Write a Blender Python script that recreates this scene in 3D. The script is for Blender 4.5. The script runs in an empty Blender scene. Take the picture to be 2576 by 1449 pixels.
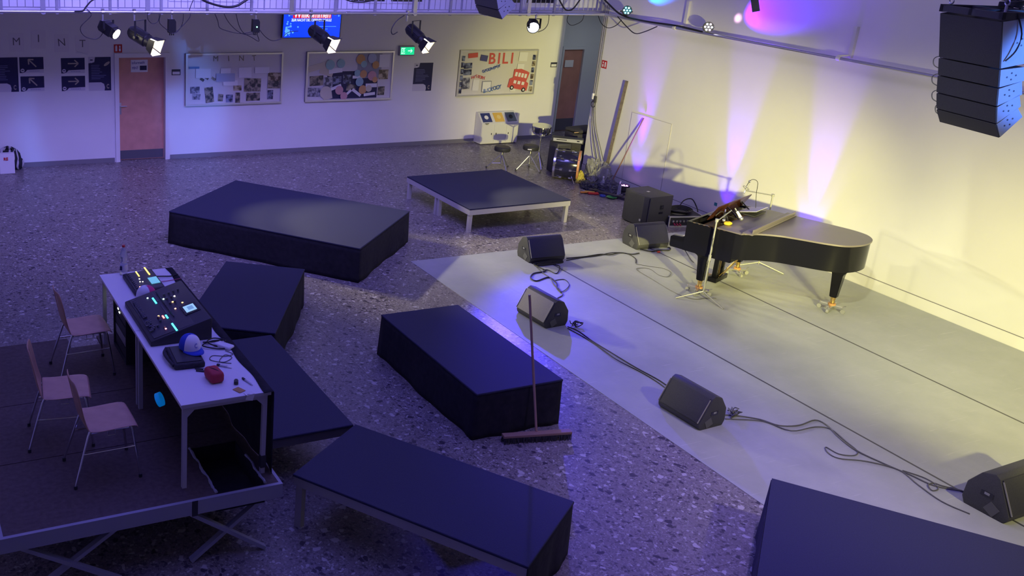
import bpy, bmesh, math, random
from mathutils import Vector, Matrix
random.seed(7)
S = bpy.context.scene
C = bpy.data.collections.new('hall'); S.collection.children.link(C)
R = math.radians; PI = math.pi

# ---------------------------------------------------------------- camera
W_, H_ = 2576, 1449
cam = bpy.data.cameras.new('camera'); co = bpy.data.objects.new('camera', cam); C.objects.link(co)
F_PX = 2499.85
cam.sensor_fit = 'HORIZONTAL'; cam.sensor_width = 36.0
cam.lens = F_PX / W_ * 36.0
cam.shift_x = 483.4 / W_; cam.shift_y = -110.8 / W_
cam.clip_start = 0.1; cam.clip_end = 100
yaw, pitch, roll = -0.4377, 0.3339, 0.0553
fw = Vector((-math.sin(yaw)*math.cos(pitch), math.cos(yaw)*math.cos(pitch), -math.sin(pitch)))
rt = Vector((math.cos(yaw), math.sin(yaw), 0)); up = rt.cross(fw)
r2 = rt*math.cos(roll) + up*math.sin(roll); u2 = -rt*math.sin(roll) + up*math.cos(roll)
m = Matrix((r2, u2, -fw)).transposed().to_4x4(); m.translation = Vector((-12.98, -18.219, 4.9166))
co.matrix_world = m
S.camera = co

# ---------------------------------------------------------------- world, light, exposure
S.view_settings.view_transform = 'Standard'; S.view_settings.look = 'None'
S.view_settings.gamma = 1.0; S.view_settings.exposure = 0.0
try: S.view_settings.use_curve_mapping = False
except Exception: pass
w = bpy.data.worlds.new('night'); S.world = w; w.use_nodes = True
w.node_tree.nodes['Background'].inputs[0].default_value = (0.10, 0.08, 0.30, 1)
w.node_tree.nodes['Background'].inputs[1].default_value = 0.02

def aim(o, loc, tgt, rollz=0.0):
    d = Vector(tgt) - Vector(loc)
    o.matrix_world = Matrix.Translation(Vector(loc)) @ d.to_track_quat('-Z', 'Y').to_matrix().to_4x4() @ Matrix.Rotation(rollz, 4, 'Z')
def area(name, loc, tgt, col, power, sx, sy, spread=180):
    l = bpy.data.lights.new(name, 'AREA'); l.shape = 'RECTANGLE'; l.size = sx; l.size_y = sy
    l.color = col; l.energy = power; l.spread = R(spread)
    o = bpy.data.objects.new(name, l); C.objects.link(o); aim(o, loc, tgt); return o
def spot(name, loc, tgt, col, power, ang, blend=0.5, rad=0.08):
    l = bpy.data.lights.new(name, 'SPOT'); l.color = col; l.energy = power
    l.spot_size = R(ang); l.spot_blend = blend; l.shadow_soft_size = rad
    o = bpy.data.objects.new(name, l); C.objects.link(o); aim(o, loc, tgt); return o

WARM = (1.0, 0.92, 0.50)
# LIGHTS
# blue-violet house wash from the ceiling wash lights
area('wash_hall', (-9.0, -10.5, 7.6), (-9.0, -10.5, 0), (0.164, 0.150, 1.000), 364.0, 8, 10)
area('wash_back', (-8.5, -8.5, 7.0), (-7.5, 0.0, 1.3), (0.323, 0.266, 1.000), 310.0, 6, 2, 100)
area('wash_right', (-5.5, -10.0, 7.4), (0.0, -9.0, 4.2), (1.000, 0.833, 0.833), 12.0, 8, 2, 80)
spot('floor_fill_violet', (-7.0, -14.5, 7.4), (-6.4, -13.2, 0.0), (.42, .30, 1.0), 1100, 42, 1.0, 0.15)  # added violet fill to brighten the floor here, no fixture known
# warm front lights on the stage (low ones on unseen stands; overhead fills added)
spot('front_main', (-6.0, -17.6, 2.7), (0.0, -10.4, 0.4), (1.000, 0.920, 0.280), 3900.0, 40, 1.0, 0.08)
spot('front_wall', (-6.3, -17.2, 2.7), (0.0, -4.6, 0.9), (1.000, 0.919, 0.323), 8060.0, 27, 1.0, 0.08)
spot('front_corner', (-6.0, -17.4, 2.6), (-0.2, -1.0, 0.8), (1.000, 0.918, 0.471), 1530.0, 24, 1.0, 0.06)
spot('front_floor_fill', (-8.5, -13.8, 7.2), (-1.5, -10.2, 0.0), (1.000, 1.000, 0.645), 1488.0, 33, 1.0, 0.10)  # overhead fill added to lift the vinyl without lighting the wall
spot('front_near_fill', (-5.2, -19.0, 7.0), (-3.8, -13.8, 0.0), (1.000, 0.900, 0.400), 1500.0, 50, 1.0, 0.10)  # unseen overhead fill, widened to brighten the grey platform and near floor
# blue lamp on the rear pipe (the bright lens in view)
spot('blue_lamp_light', (-1.90, -3.20, 2.88), (-5.8, -11.0, 0.0), (0.061, 0.039, 1.000), 2700.0, 30, 0.9, 0.06)
area('passage_fill', (2.1, -1.0, 2.95), (2.1, -1.0, 0), (.75, .85, 1.0), 9, .9, .3)  # added fill to brighten the passage, no lamp known there
# ---------------------------------------------------------------- materials
MATS = {}
def mat(name, col, rough=0.6, metal=0.0, emit=None, es=0.0, noise=0.0, nscale=20.0, bump=0.0, trans=0.0, coat=0.0, alpha=1.0):
    if name in MATS: return MATS[name]
    m = bpy.data.materials.new(name); m.use_nodes = True; nt = m.node_tree; b = nt.nodes['Principled BSDF']
    b.inputs['Base Color'].default_value = (*col, 1); b.inputs['Roughness'].default_value = rough
    b.inputs['Metallic'].default_value = metal
    if emit: b.inputs['Emission Color'].default_value = (*emit, 1); b.inputs['Emission Strength'].default_value = es
    if trans: b.inputs['Transmission Weight'].default_value = trans; b.inputs['IOR'].default_value = 1.45
    if coat: b.inputs['Coat Weight'].default_value = coat; b.inputs['Coat Roughness'].default_value = 0.05
    if alpha < 1: b.inputs['Alpha'].default_value = alpha
    if noise or bump:
        tc = nt.nodes.new('ShaderNodeTexCoord'); n = nt.nodes.new('ShaderNodeTexNoise')
        n.inputs['Scale'].default_value = nscale; n.inputs['Detail'].default_value = 5
        nt.links.new(tc.outputs['Object'], n.inputs['Vector'])
        if noise:
            r = nt.nodes.new('ShaderNodeValToRGB')
            r.color_ramp.elements[0].position = 0.3; r.color_ramp.elements[1].position = 0.7
            r.color_ramp.elements[0].color = tuple(max(0, c*(1-noise)) for c in col) + (1,)
            r.color_ramp.elements[1].color = tuple(min(1, c*(1+noise)) for c in col) + (1,)
            nt.links.new(n.outputs['Fac'], r.inputs[0]); nt.links.new(r.outputs[0], b.inputs['Base Color'])
        if bump:
            bp = nt.nodes.new('ShaderNodeBump'); bp.inputs['Strength'].default_value = bump; bp.inputs['Distance'].default_value = 0.01
            nt.links.new(n.outputs['Fac'], bp.inputs['Height']); nt.links.new(bp.outputs[0], b.inputs['Normal'])
    MATS[name] = m; return m

def terrazzo():
    m = bpy.data.materials.new('terrazzo'); m.use_nodes = True; nt = m.node_tree; b = nt.nodes['Principled BSDF']; N = nt.nodes; L = nt.links
    tc = N.new('ShaderNodeTexCoord')
    # warp so the chips are irregular
    nz = N.new('ShaderNodeTexNoise'); nz.inputs['Scale'].default_value = 22; nz.inputs['Detail'].default_value = 2
    L.new(tc.outputs['Object'], nz.inputs['Vector'])
    mx = N.new('ShaderNodeVectorMath'); mx.operation = 'MULTIPLY_ADD'; mx.inputs[1].default_value = (0.035, 0.035, 0); L.new(nz.outputs['Color'], mx.inputs[0]); L.new(tc.outputs['Object'], mx.inputs[2])
    base = N.new('ShaderNodeTexNoise'); base.inputs['Scale'].default_value = 2.2; base.inputs['Detail'].default_value = 6; L.new(tc.outputs['Object'], base.inputs['Vector'])
    br = N.new('ShaderNodeValToRGB'); br.color_ramp.elements[0].position = .35; br.color_ramp.elements[1].position = .65
    br.color_ramp.elements[0].color = (.17, .148, .145, 1); br.color_ramp.elements[1].color = (.245, .22, .21, 1); L.new(base.outputs[0], br.inputs[0])
    cur = br.outputs[0]
    # polygonal chips of three sizes, only some cells hold a visible chip
    for sc, stops, edge, keep in ((78, [(0, (.14, .12, .125)), (.3, (.22, .195, .19)), (.55, (.29, .26, .25)), (.72, (.18, .16, .155)), (.9, (.36, .33, .32))], .035, .3),
                                  (38, [(0, (.095, .08, .09)), (.30, (.22, .19, .185)), (.60, (.27, .24, .235)), (.86, (.44, .41, .40))], .05, .64),
                                  (20, [(0, (.06, .05, .065)), (.42, (.22, .19, .185)), (.72, (.48, .45, .44))], .07, .88)):
        v = N.new('ShaderNodeTexVoronoi'); v.inputs['Scale'].default_value = sc; L.new(mx.outputs[0], v.inputs['Vector'])
        e = N.new('ShaderNodeTexVoronoi'); e.feature = 'DISTANCE_TO_EDGE'; e.inputs['Scale'].default_value = sc; L.new(mx.outputs[0], e.inputs['Vector'])
        sp = N.new('ShaderNodeSeparateColor'); L.new(v.outputs['Color'], sp.inputs[0])
        r = N.new('ShaderNodeValToRGB'); r.color_ramp.interpolation = 'CONSTANT'; el = r.color_ramp.elements
        while len(el) < len(stops): el.new(0.5)
        for q, (p, c) in zip(el, stops): q.position = p; q.color = (*c, 1)
        L.new(sp.outputs[0], r.inputs[0])
        d = N.new('ShaderNodeMapRange'); d.inputs['From Min'].default_value = edge*.5; d.inputs['From Max'].default_value = edge*1.5; L.new(e.outputs['Distance'], d.inputs['Value'])
        gt = N.new('ShaderNodeMath'); gt.operation = 'GREATER_THAN'; gt.inputs[1].default_value = keep; L.new(sp.outputs[1], gt.inputs[0])
        mm = N.new('ShaderNodeMath'); mm.operation = 'MULTIPLY'; L.new(d.outputs[0], mm.inputs[0]); L.new(gt.outputs[0], mm.inputs[1])
        k = N.new('ShaderNodeMix'); k.data_type = 'RGBA'; L.new(mm.outputs[0], k.inputs['Factor']); L.new(cur, k.inputs['A']); L.new(r.outputs[0], k.inputs['B']); cur = k.outputs['Result']
    # joints of the slabs
    bk = N.new('ShaderNodeTexBrick'); bk.offset = 0; bk.inputs['Scale'].default_value = 1; bk.inputs['Mortar Size'].default_value = 0.004
    bk.inputs['Brick Width'].default_value = 2.6; bk.inputs['Row Height'].default_value = 2.6
    bk.inputs['Color1'].default_value = (1, 1, 1, 1); bk.inputs['Color2'].default_value = (1, 1, 1, 1); bk.inputs['Mortar'].default_value = (.66, .64, .64, 1)
    mp = N.new('ShaderNodeMapping'); mp.inputs['Location'].default_value = (0.45, 0.5, 0); L.new(tc.outputs['Object'], mp.inputs[0]); L.new(mp.outputs[0], bk.inputs['Vector'])
    k = N.new('ShaderNodeMix'); k.data_type = 'RGBA'; k.blend_type = 'MULTIPLY'; k.inputs['Factor'].default_value = 1
    L.new(cur, k.inputs['A']); L.new(bk.outputs[0], k.inputs['B']); L.new(k.outputs['Result'], b.inputs['Base Color'])
    b.inputs['Roughness'].default_value = 0.34
    b.inputs['Specular IOR Level'].default_value = 0.5
    return m

def vinyl():
    m = bpy.data.materials.new('grey_vinyl'); m.use_nodes = True; nt = m.node_tree; b = nt.nodes['Principled BSDF']; N = nt.nodes; L = nt.links
    tc = N.new('ShaderNodeTexCoord')
    n = N.new('ShaderNodeTexNoise'); n.inputs['Scale'].default_value = 1.6; n.inputs['Detail'].default_value = 7; n.inputs['Roughness'].default_value = .65
    L.new(tc.outputs['Object'], n.inputs['Vector'])
    r = N.new('ShaderNodeValToRGB'); r.color_ramp.elements[0].position = .3; r.color_ramp.elements[1].position = .72
    r.color_ramp.elements[0].color = (.35, .365, .345, 1); r.color_ramp.elements[1].color = (.43, .44, .42, 1); L.new(n.outputs[0], r.inputs[0])
    # scuffs: thin stretched streaks in two directions
    cur = r.outputs[0]
    for rz, sc in ((.5, (.9, 16, 1)), (-.9, (1.1, 20, 1))):
        mp = N.new('ShaderNodeMapping'); mp.inputs['Rotation'].default_value = (0, 0, rz); mp.inputs['Scale'].default_value = sc
        L.new(tc.outputs['Object'], mp.inputs[0])
        s = N.new('ShaderNodeTexNoise'); s.inputs['Scale'].default_value = 2.0; s.inputs['Detail'].default_value = 3; L.new(mp.outputs[0], s.inputs['Vector'])
        q = N.new('ShaderNodeMapRange'); q.inputs['From Min'].default_value = .66; q.inputs['From Max'].default_value = .74; q.inputs['To Max'].default_value = .6; L.new(s.outputs[0], q.inputs['Value'])
        k = N.new('ShaderNodeMix'); k.data_type = 'RGBA'; k.inputs['B'].default_value = (.52, .52, .50, 1); L.new(q.outputs[0], k.inputs['Factor']); L.new(cur, k.inputs['A']); cur = k.outputs['Result']
    L.new(cur, b.inputs['Base Color'])
    rr = N.new('ShaderNodeMapRange'); rr.inputs['To Min'].default_value = .42; rr.inputs['To Max'].default_value = .6; b.inputs['Specular IOR Level'].default_value = .35; L.new(n.outputs[0], rr.inputs['Value']); L.new(rr.outputs[0], b.inputs['Roughness'])
    bn = N.new('ShaderNodeTexNoise'); bn.inputs['Scale'].default_value = 2.2; bn.inputs['Detail'].default_value = 2
    mp = N.new('ShaderNodeMapping'); mp.inputs['Scale'].default_value = (2.2, .5, 1); mp.inputs['Rotation'].default_value = (0, 0, .6); L.new(tc.outputs['Object'], mp.inputs[0]); L.new(mp.outputs[0], bn.inputs['Vector'])
    bp = N.new('ShaderNodeBump'); bp.inputs['Strength'].default_value = .35; bp.inputs['Distance'].default_value = .02; L.new(bn.outputs[0], bp.inputs['Height']); L.new(bp.outputs[0], b.inputs['Normal'])
    return m

def plaster(name, col):
    m = bpy.data.materials.new(name); m.use_nodes = True; nt = m.node_tree; b = nt.nodes['Principled BSDF']; N = nt.nodes; L = nt.links
    tc = N.new('ShaderNodeTexCoord'); n = N.new('ShaderNodeTexNoise'); n.inputs['Scale'].default_value = 1.1; n.inputs['Detail'].default_value = 6
    L.new(tc.outputs['Object'], n.inputs['Vector'])
    r = N.new('ShaderNodeValToRGB'); r.color_ramp.elements[0].position = .3; r.color_ramp.elements[1].position = .7
    r.color_ramp.elements[0].color = tuple(c*.95 for c in col)+(1,); r.color_ramp.elements[1].color = (*col, 1)
    L.new(n.outputs[0], r.inputs[0]); L.new(r.outputs[0], b.inputs['Base Color'])
    b.inputs['Roughness'].default_value = .55; b.inputs['Specular IOR Level'].default_value = .3
    f = N.new('ShaderNodeTexNoise'); f.inputs['Scale'].default_value = 120; L.new(tc.outputs['Object'], f.inputs['Vector'])
    bp = N.new('ShaderNodeBump'); bp.inputs['Strength'].default_value = .12; bp.inputs['Distance'].default_value = .003; L.new(f.outputs[0], bp.inputs['Height']); L.new(bp.outputs[0], b.inputs['Normal'])
    return m

M_TER = terrazzo(); M_VIN = vinyl()
M_WALL = plaster('wall_paint', (.80, .79, .74)); M_WALLB = plaster('wall_paint_white', (.78, .76, .74))
M_BLACK = mat('black_molton', (.045, .043, .05), .95, noise=.25, nscale=60, bump=.25)
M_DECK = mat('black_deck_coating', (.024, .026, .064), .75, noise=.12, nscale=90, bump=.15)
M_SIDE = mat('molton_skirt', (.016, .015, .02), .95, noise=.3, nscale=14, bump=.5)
M_ALU = mat('aluminium', (.72, .70, .66), .38, .55)
M_CHROME = mat('chrome', (.8, .8, .8), .16, 1.0)
M_STEEL = mat('brushed_steel', (.55, .55, .55), .35, .9)
M_PIPE = mat('galvanised_pipe', (.62, .62, .64), .30, .85)
M_PLAS = mat('black_plastic', (.035, .035, .038), .5)
M_PLASR = mat('textured_black_cabinet', (.05, .05, .055), .62, noise=.2, nscale=150, bump=.2)
M_GRILLE = mat('speaker_grille', (.045, .045, .05), .55, .2, noise=.35, nscale=260, bump=.4)
M_LACQ = mat('black_lacquer', (.006, .006, .010), .14); M_LACQ.node_tree.nodes['Principled BSDF'].inputs['Specular IOR Level'].default_value = .22; M_LID = mat('satin_lid_sheen', (.13, .112, .125), .36)
M_LID.node_tree.nodes['Principled BSDF'].inputs['Specular IOR Level'].default_value = .9  # lid base colour lightened to stand in for the reflected surroundings
M_BRASS = mat('brass', (.75, .52, .18), .28, 1.0)
M_GOLD = mat('gilded_iron_plate', (.62, .40, .12), .35, .8)
M_PLY = mat('beech_plywood', (.50, .30, .20), .42, noise=.12, nscale=8)
M_PLYD = mat('plywood_back', (.20, .13, .09), .5)
M_BROWN = mat('brown_deck_board', (.085, .060, .052), .7, noise=.25, nscale=25)
M_WHITE = mat('white_laminate', (.80, .79, .80), .45)
M_GREYF = mat('grey_table_steel', (.50, .48, .50), .45, .2)
M_PAPER = mat('paper', (.78, .76, .76), .7)
M_NAVY = mat('navy_print', (.012, .012, .07), .5)
M_RUB = mat('cable_rubber', (.012, .012, .014), .55)
M_RUBG = mat('grey_cable', (.10, .10, .10), .5)
M_DOOR = mat('door_wood', (.62, .30, .22), .5, noise=.12, nscale=4)
M_GREYB = mat('grey_kick_plate', (.13, .13, .15), .4, .3)
M_BASEB = mat('grey_skirting', (.20, .19, .20), .6)
M_DARKW = mat('dark_glass', (.02, .02, .03), .08)
M_LAMPB = mat('lamp_housing', (.018, .018, .02), .42, .3)
M_CREAM = mat('flap_inner_lit', (.75, .70, .55), .5)  # inner barn door faces coloured cream as if lit by the lamp
M_GREEN = mat('green_plastic', (.04, .28, .06), .4)
M_RED = mat('red_plastic', (.55, .02, .02), .4)
M_GREYP = mat('grey_plastic', (.28, .28, .29), .5)
M_SIGNR = mat('sign_red', (.50, .02, .02), .5)
M_BINW = mat('bin_white', (.70, .69, .62), .5)
M_GREYW = mat('passage_paint', (.62, .64, .66), .6)

# ---------------------------------------------------------------- mesh builder
class MB:
    def __init__(s): s.bm = bmesh.new()
    def _m(s, verts, M):
        if M is not None: bmesh.ops.transform(s.bm, matrix=M, verts=verts)
    def box(s, c, d, rz=0, rx=0, ry=0, M=None, bev=0.0, seg=2):
        r = bmesh.ops.create_cube(s.bm, size=1.0); v = r['verts']
        T = Matrix.Translation(Vector(c)) @ Matrix.Rotation(rz, 4, 'Z') @ Matrix.Rotation(ry, 4, 'Y') @ Matrix.Rotation(rx, 4, 'X') @ Matrix.Diagonal((*d, 1))
        bmesh.ops.transform(s.bm, matrix=(M @ T) if M is not None else T, verts=v)
        if bev:
            e = list({e for q in v for e in q.link_edges})
            bmesh.ops.bevel(s.bm, geom=e, offset=bev, segments=seg, affect='EDGES', profile=.5)
        return s
    def b2(s, x0, x1, y0, y1, z0, z1, **k):
        return s.box(((x0+x1)/2, (y0+y1)/2, (z0+z1)/2), (abs(x1-x0), abs(y1-y0), abs(z1-z0)), **k)
    def cyl(s, a, b, r1, r2=None, n=16, caps=True):
        a = Vector(a); b = Vector(b); r2 = r1 if r2 is None else r2; d = b-a
        T = Matrix.Translation((a+b)/2) @ d.to_track_quat('Z', 'Y').to_matrix().to_4x4()
        bmesh.ops.create_cone(s.bm, cap_ends=caps, segments=n, radius1=max(r1, 1e-4), radius2=max(r2, 1e-4), depth=d.length, matrix=T); return s
    def bar(s, a, b, w, h=None, roll=0.0):
        a = Vector(a); b = Vector(b); h = h or w; d = b-a
        T = Matrix.Translation((a+b)/2) @ d.to_track_quat('Z', 'Y').to_matrix().to_4x4() @ Matrix.Rotation(roll, 4, 'Z') @ Matrix.Diagonal((w, h, d.length, 1))
        r = bmesh.ops.create_cube(s.bm, size=1.0); bmesh.ops.transform(s.bm, matrix=T, verts=r['verts']); return s
    def tube(s, pts, r, n=6, sm=4, closed=False):
        P = [Vector(p) for p in pts]
        if sm > 1 and len(P) > 2:
            Q = []
            for i in range(len(P)-1):
                p0 = P[max(i-1, 0)]; p1 = P[i]; p2 = P[i+1]; p3 = P[min(i+2, len(P)-1)]
                for k in range(sm):
                    t = k/sm
                    Q.append(.5*((2*p1)+(p2-p0)*t+(2*p0-5*p1+4*p2-p3)*t*t+(3*p1-p0-3*p2+p3)*t**3))
            Q.append(P[-1]); P = Q
        rings = []; ref = Vector((0, 0, 1))
        for i, p in enumerate(P):
            d = (P[min(i+1, len(P)-1)]-P[max(i-1, 0)])
            if d.length < 1e-7: d = Vector((0, 0, 1))
            d.normalize()
            a = d.cross(ref)
            if a.length < .15: a = d.cross(Vector((0, 1, 0)))
            a.normalize(); b = d.cross(a)
            rr = r[min(i, len(r)-1)] if isinstance(r, (list, tuple)) else r
            rings.append([s.bm.verts.new(p+rr*(math.cos(2*PI*k/n)*a+math.sin(2*PI*k/n)*b)) for k in range(n)])
        for i in range(len(rings)-1):
            for k in range(n):
                s.bm.faces.new((rings[i][k], rings[i][(k+1) % n], rings[i+1][(k+1) % n], rings[i+1][k]))
        for q in (rings[0][::-1], rings[-1]):
            try: s.bm.faces.new(q)
            except Exception: pass
        return s
    def prism(s, poly, z0, z1, M=None, bev=0.0):
        a = [s.bm.verts.new((x, y, z0)) for x, y in poly]; b = [s.bm.verts.new((x, y, z1)) for x, y in poly]; n = len(poly)
        fs = [s.bm.faces.new(a[::-1]), s.bm.faces.new(b)] + [s.bm.faces.new((a[i], a[(i+1) % n], b[(i+1) % n], b[i])) for i in range(n)]
        if M is not None: bmesh.ops.transform(s.bm, matrix=M, verts=a+b)
        if bev: bmesh.ops.bevel(s.bm, geom=list({e for f in fs for e in f.edges}), offset=bev, segments=2, affect='EDGES', profile=.5)
        return s
    def wall(s, poly, z0, z1, closed=False):     # an upright strip without caps
        a = [s.bm.verts.new((x, y, z0)) for x, y in poly]; b = [s.bm.verts.new((x, y, z1)) for x, y in poly]
        for i in range(len(poly)-(0 if closed else 1)):
            j = (i+1) % len(poly); s.bm.faces.new((a[i], a[j], b[j], b[i]))
        return s
    def lathe(s, prof, n=20, M=None):
        rings = []
        for r, z in prof: rings.append([s.bm.verts.new((r*math.cos(2*PI*k/n), r*math.sin(2*PI*k/n), z)) for k in range(n)])
        for i in range(len(rings)-1):
            for k in range(n): s.bm.faces.new((rings[i][k], rings[i][(k+1) % n], rings[i+1][(k+1) % n], rings[i+1][k]))
        s.bm.faces.new(rings[0][::-1]); s.bm.faces.new(rings[-1])
        if M is not None: bmesh.ops.transform(s.bm, matrix=M, verts=[v for q in rings for v in q])
        return s
    def torus(s, c, R1, r, M=None, n=24, k=6, a0=0, a1=2*PI):
        pts = [(R1*math.cos(a0+(a1-a0)*i/n), R1*math.sin(a0+(a1-a0)*i/n), 0) for i in range(n+1)]
        T = Matrix.Translation(Vector(c)) @ (M if M is not None else Matrix.Identity(4))
        return s.tube([T @ Vector(p) for p in pts], r, n=k, sm=1)
    def ball(s, c, r, sc=(1, 1, 1), M=None, seg=16):
        T = Matrix.Translation(Vector(c)) @ (M if M is not None else Matrix.Identity(4)) @ Matrix.Diagonal((r*sc[0], r*sc[1], r*sc[2], 1))
        bmesh.ops.create_uvsphere(s.bm, u_segments=seg, v_segments=max(8, seg//2), radius=1, matrix=T); return s
    def obj(s, name, m, parent=None, smooth=False, label=None, cat=None, group=None, kind=None, loc=None, rz=None):
        me = bpy.data.meshes.new(name)
        bmesh.ops.recalc_face_normals(s.bm, faces=s.bm.faces); s.bm.to_mesh(me); s.bm.free()
        for q in (m if isinstance(m, (list, tuple)) else [m]): me.materials.append(q)
        if smooth:
            for p in me.polygons: p.use_smooth = True
            try: me.set_sharp_from_angle(angle=R(38))
            except Exception: pass
        o = bpy.data.objects.new(name, me); C.objects.link(o)
        if parent is not None: o.parent = parent
        tag(o, label, cat, group, kind)
        if loc is not None: o.location = loc
        if rz is not None: o.rotation_euler.z = rz
        return o
def tag(o, label=None, cat=None, group=None, kind=None):
    if label: o['label'] = label
    if cat: o['category'] = cat
    if group: o['group'] = group
    if kind: o['kind'] = kind
    return o
def thing(name, label, cat, loc=(0, 0, 0), rz=0.0, group=None, kind=None, rot=None):
    o = bpy.data.objects.new(name, None); C.objects.link(o); o.empty_display_size = .1
    o.location = loc; o.rotation_euler = rot if rot else (0, 0, rz)
    return tag(o, label, cat, group, kind)
def dup(o, parent=None):
    c = o.copy(); C.objects.link(c); c.parent = parent
    for ch in list(o.children): dup(ch, c)
    return c
def text(name, s, size, m, M, parent=None, depth=.001, align='CENTER', bold=0.0, shear=0, sx=1.0, **tags):
    cu = bpy.data.curves.new(name, 'FONT'); cu.body = s; cu.size = size; cu.align_x = align; cu.align_y = 'CENTER'
    cu.extrude = depth; cu.offset = bold; cu.shear = shear; cu.resolution_u = 3
    t = bpy.data.objects.new(name, cu); me = bpy.data.meshes.new_from_object(t); bpy.data.objects.remove(t)
    me.transform(M @ Matrix.Diagonal((sx, 1, 1, 1))); me.materials.clear(); me.materials.append(m)
    o = bpy.data.objects.new(name, me); C.objects.link(o)
    if parent is not None: o.parent = parent
    return tag(o, **tags)
# text frames: on the back wall (facing -y) and on the right wall (facing -x)
def FB(x, y, z, rz=0): return Matrix.Translation((x, y, z)) @ Matrix.Rotation(PI/2, 4, 'X') @ Matrix.Rotation(rz, 4, 'Z')
def FR(x, y, z, rz=0): return Matrix.Translation((x, y, z)) @ Matrix.Rotation(-PI/2, 4, 'Z') @ Matrix.Rotation(PI/2, 4, 'X') @ Matrix.Rotation(rz, 4, 'Z')

# ---------------------------------------------------------------- the room
ST = dict(kind='structure')
MB().b2(-15, 3.4, -22, 1.2, -.2, 0).obj('floor', M_TER, **ST)
b = MB()                                          # back wall with the door opening
b.b2(-15, -8.76, 0, .25, 0, 3.085); b.b2(-7.84, 1.273, 0, .25, 0, 3.085); b.b2(-8.76, -7.84, 0, .25, 1.98, 3.085)
b.obj('wall_back', M_WALLB, **ST)
b = MB(); b.b2(0, .25, -22, -2.73, 0, 7.9); b.b2(.25, 3.4, -2.98, -2.73, 0, 7.9)
b.obj('wall_right', M_WALL, **ST)
b = MB(); b.b2(1.273, 1.69, .55, .7, 0, 3.085); b.b2(2.36, 3.4, .55, .7, 0, 3.085); b.b2(1.69, 2.36, .55, .7, 2.0, 3.085); b.b2(1.1, 1.273, .25, .55, 0, 3.085)
b.obj('wall_passage', M_GREYW, **ST)
MB().b2(3.2, 3.4, -2.73, .55, 0, 3.085).obj('wall_passage_end', M_GREYW, **ST)
MB().b2(-15.2, -15, -22, 1.2, 0, 7.9).obj('wall_left', M_WALLB, **ST)
MB().b2(-15, 3.4, -22.2, -22, 0, 7.9).obj('wall_front', M_WALLB, **ST)
MB().b2(-15.2, 3.6, -22.2, 1.4, 7.9, 8.1).obj('ceiling', M_WALLB, **ST)
MB().b2(-15, 3.4, 1.0, 1.2, 0, 7.9).obj('wall_gallery_rear', M_WALLB, **ST)
MB().b2(-15, 3.4, -2.72, 1.0, 3.085, 3.12).obj('trim_1', M_WALLB, **ST)          # gallery slab
b = MB(); b.b2(-15, -8.84, -.012, 0, 0, .085); b.b2(-7.76, 1.273, -.012, 0, 0, .085)
b.obj('baseboard_back', M_BASEB, **ST)
b = MB(); b.b2(-.012, 0, -22, -2.73, 0.0, .160); b.obj('baseboard_right', M_WALL, **ST)
MB().b2(-.0125, 0, -22, -2.73, .160, .167).obj('trim_2', M_BASEB, **ST)        # dark gap over the right skirting
# grey dance floor vinyl with two seams
MB().b2(-6, -.02, -22, -6.45, 0, .004).obj('dance_floor_vinyl', M_VIN, label='scuffed grey vinyl dance floor covering the stage area below the right wall', cat='dance floor')
for x, l in ((-4.0, 'taped seam in the grey vinyl running past the first floor monitors'), (-2.0, 'taped seam in the grey vinyl running under the grand piano')):
    MB().b2(x-.012, x+.012, -22, -6.45, .004, .0055).obj('floor_tape', mat('seam_tape', (.07, .07, .075), .5), label=l, cat='tape')

# door 1
d = thing('door_1', None, None, (-8.30, 0, 0), **ST)
b = MB(); b.b2(-.52, -.44, -.03, .10, 0, 1.97); b.b2(.44, .52, -.03, .10, 0, 1.97); b.b2(-.52, .52, -.03, .10, 1.97, 2.05)
b.obj('door_frame', M_WALLB, d)
MB().b2(-.44, .44, .10, .145, .01, 1.97).obj('door_leaf', M_DOOR, d)
MB().b2(-.43, .43, .095, .10, .02, .19).obj('kick_plate', M_GREYB, d)
b = MB(); b.box((-.40, .088, 1.0), (.04, .008, .22), bev=.003); b.cyl((-.40, .088, 1.05), (-.40, .05, 1.05), .009); b.cyl((-.40, .05, 1.05), (-.28, .05, 1.05), .009)
b.obj('door_handle', M_STEEL, d, smooth=True)
# paper on door 1
n = thing('paper_notice', 'white handwritten paper notice taped to the brown door', 'notice', (-8.33, .094, 1.79))
MB().b2(-.16, .16, -.002, 0, -.11, .12).obj('sheet', M_PAPER, n)
MB().b2(.01, .14, -.004, -.002, -.075, .01).obj('dark_photo', M_NAVY, n)
text('handwriting', 'Informatik', .075, mat('ink_blue', (.03, .03, .25), .6), FB(-.02, -.004, .065, .04), n, sx=.8)
text('handwriting', 'MINT', .07, mat('ink_blue', (.03, .03, .25), .6), FB(-.08, -.004, -.035, .04), n, sx=.7)
# door 2 in the passage
d = thing('door_2', None, None, (2.02, .55, 0), **ST)
b = MB(); b.b2(-.33, -.28, -.04, .06, 0, 1.93); b.b2(.28, .33, -.04, .06, 0, 1.93); b.b2(-.33, .33, -.04, .06, 1.93, 2.0); b.obj('door_frame', M_GREYW, d)
MB().b2(-.28, .28, .02, .06, .01, 1.93).obj('door_leaf', mat('door_wood_dark', (.50, .24, .18), .5, noise=.1, nscale=4), d)
MB().b2(-.27, .27, .012, .02, .02, .30).obj('kick_plate', M_GREYB, d)
MB().b2(-.20, .04, -.004, .014, 1.52, 1.68).obj('notice_sheet', M_PAPER, d)
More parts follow.
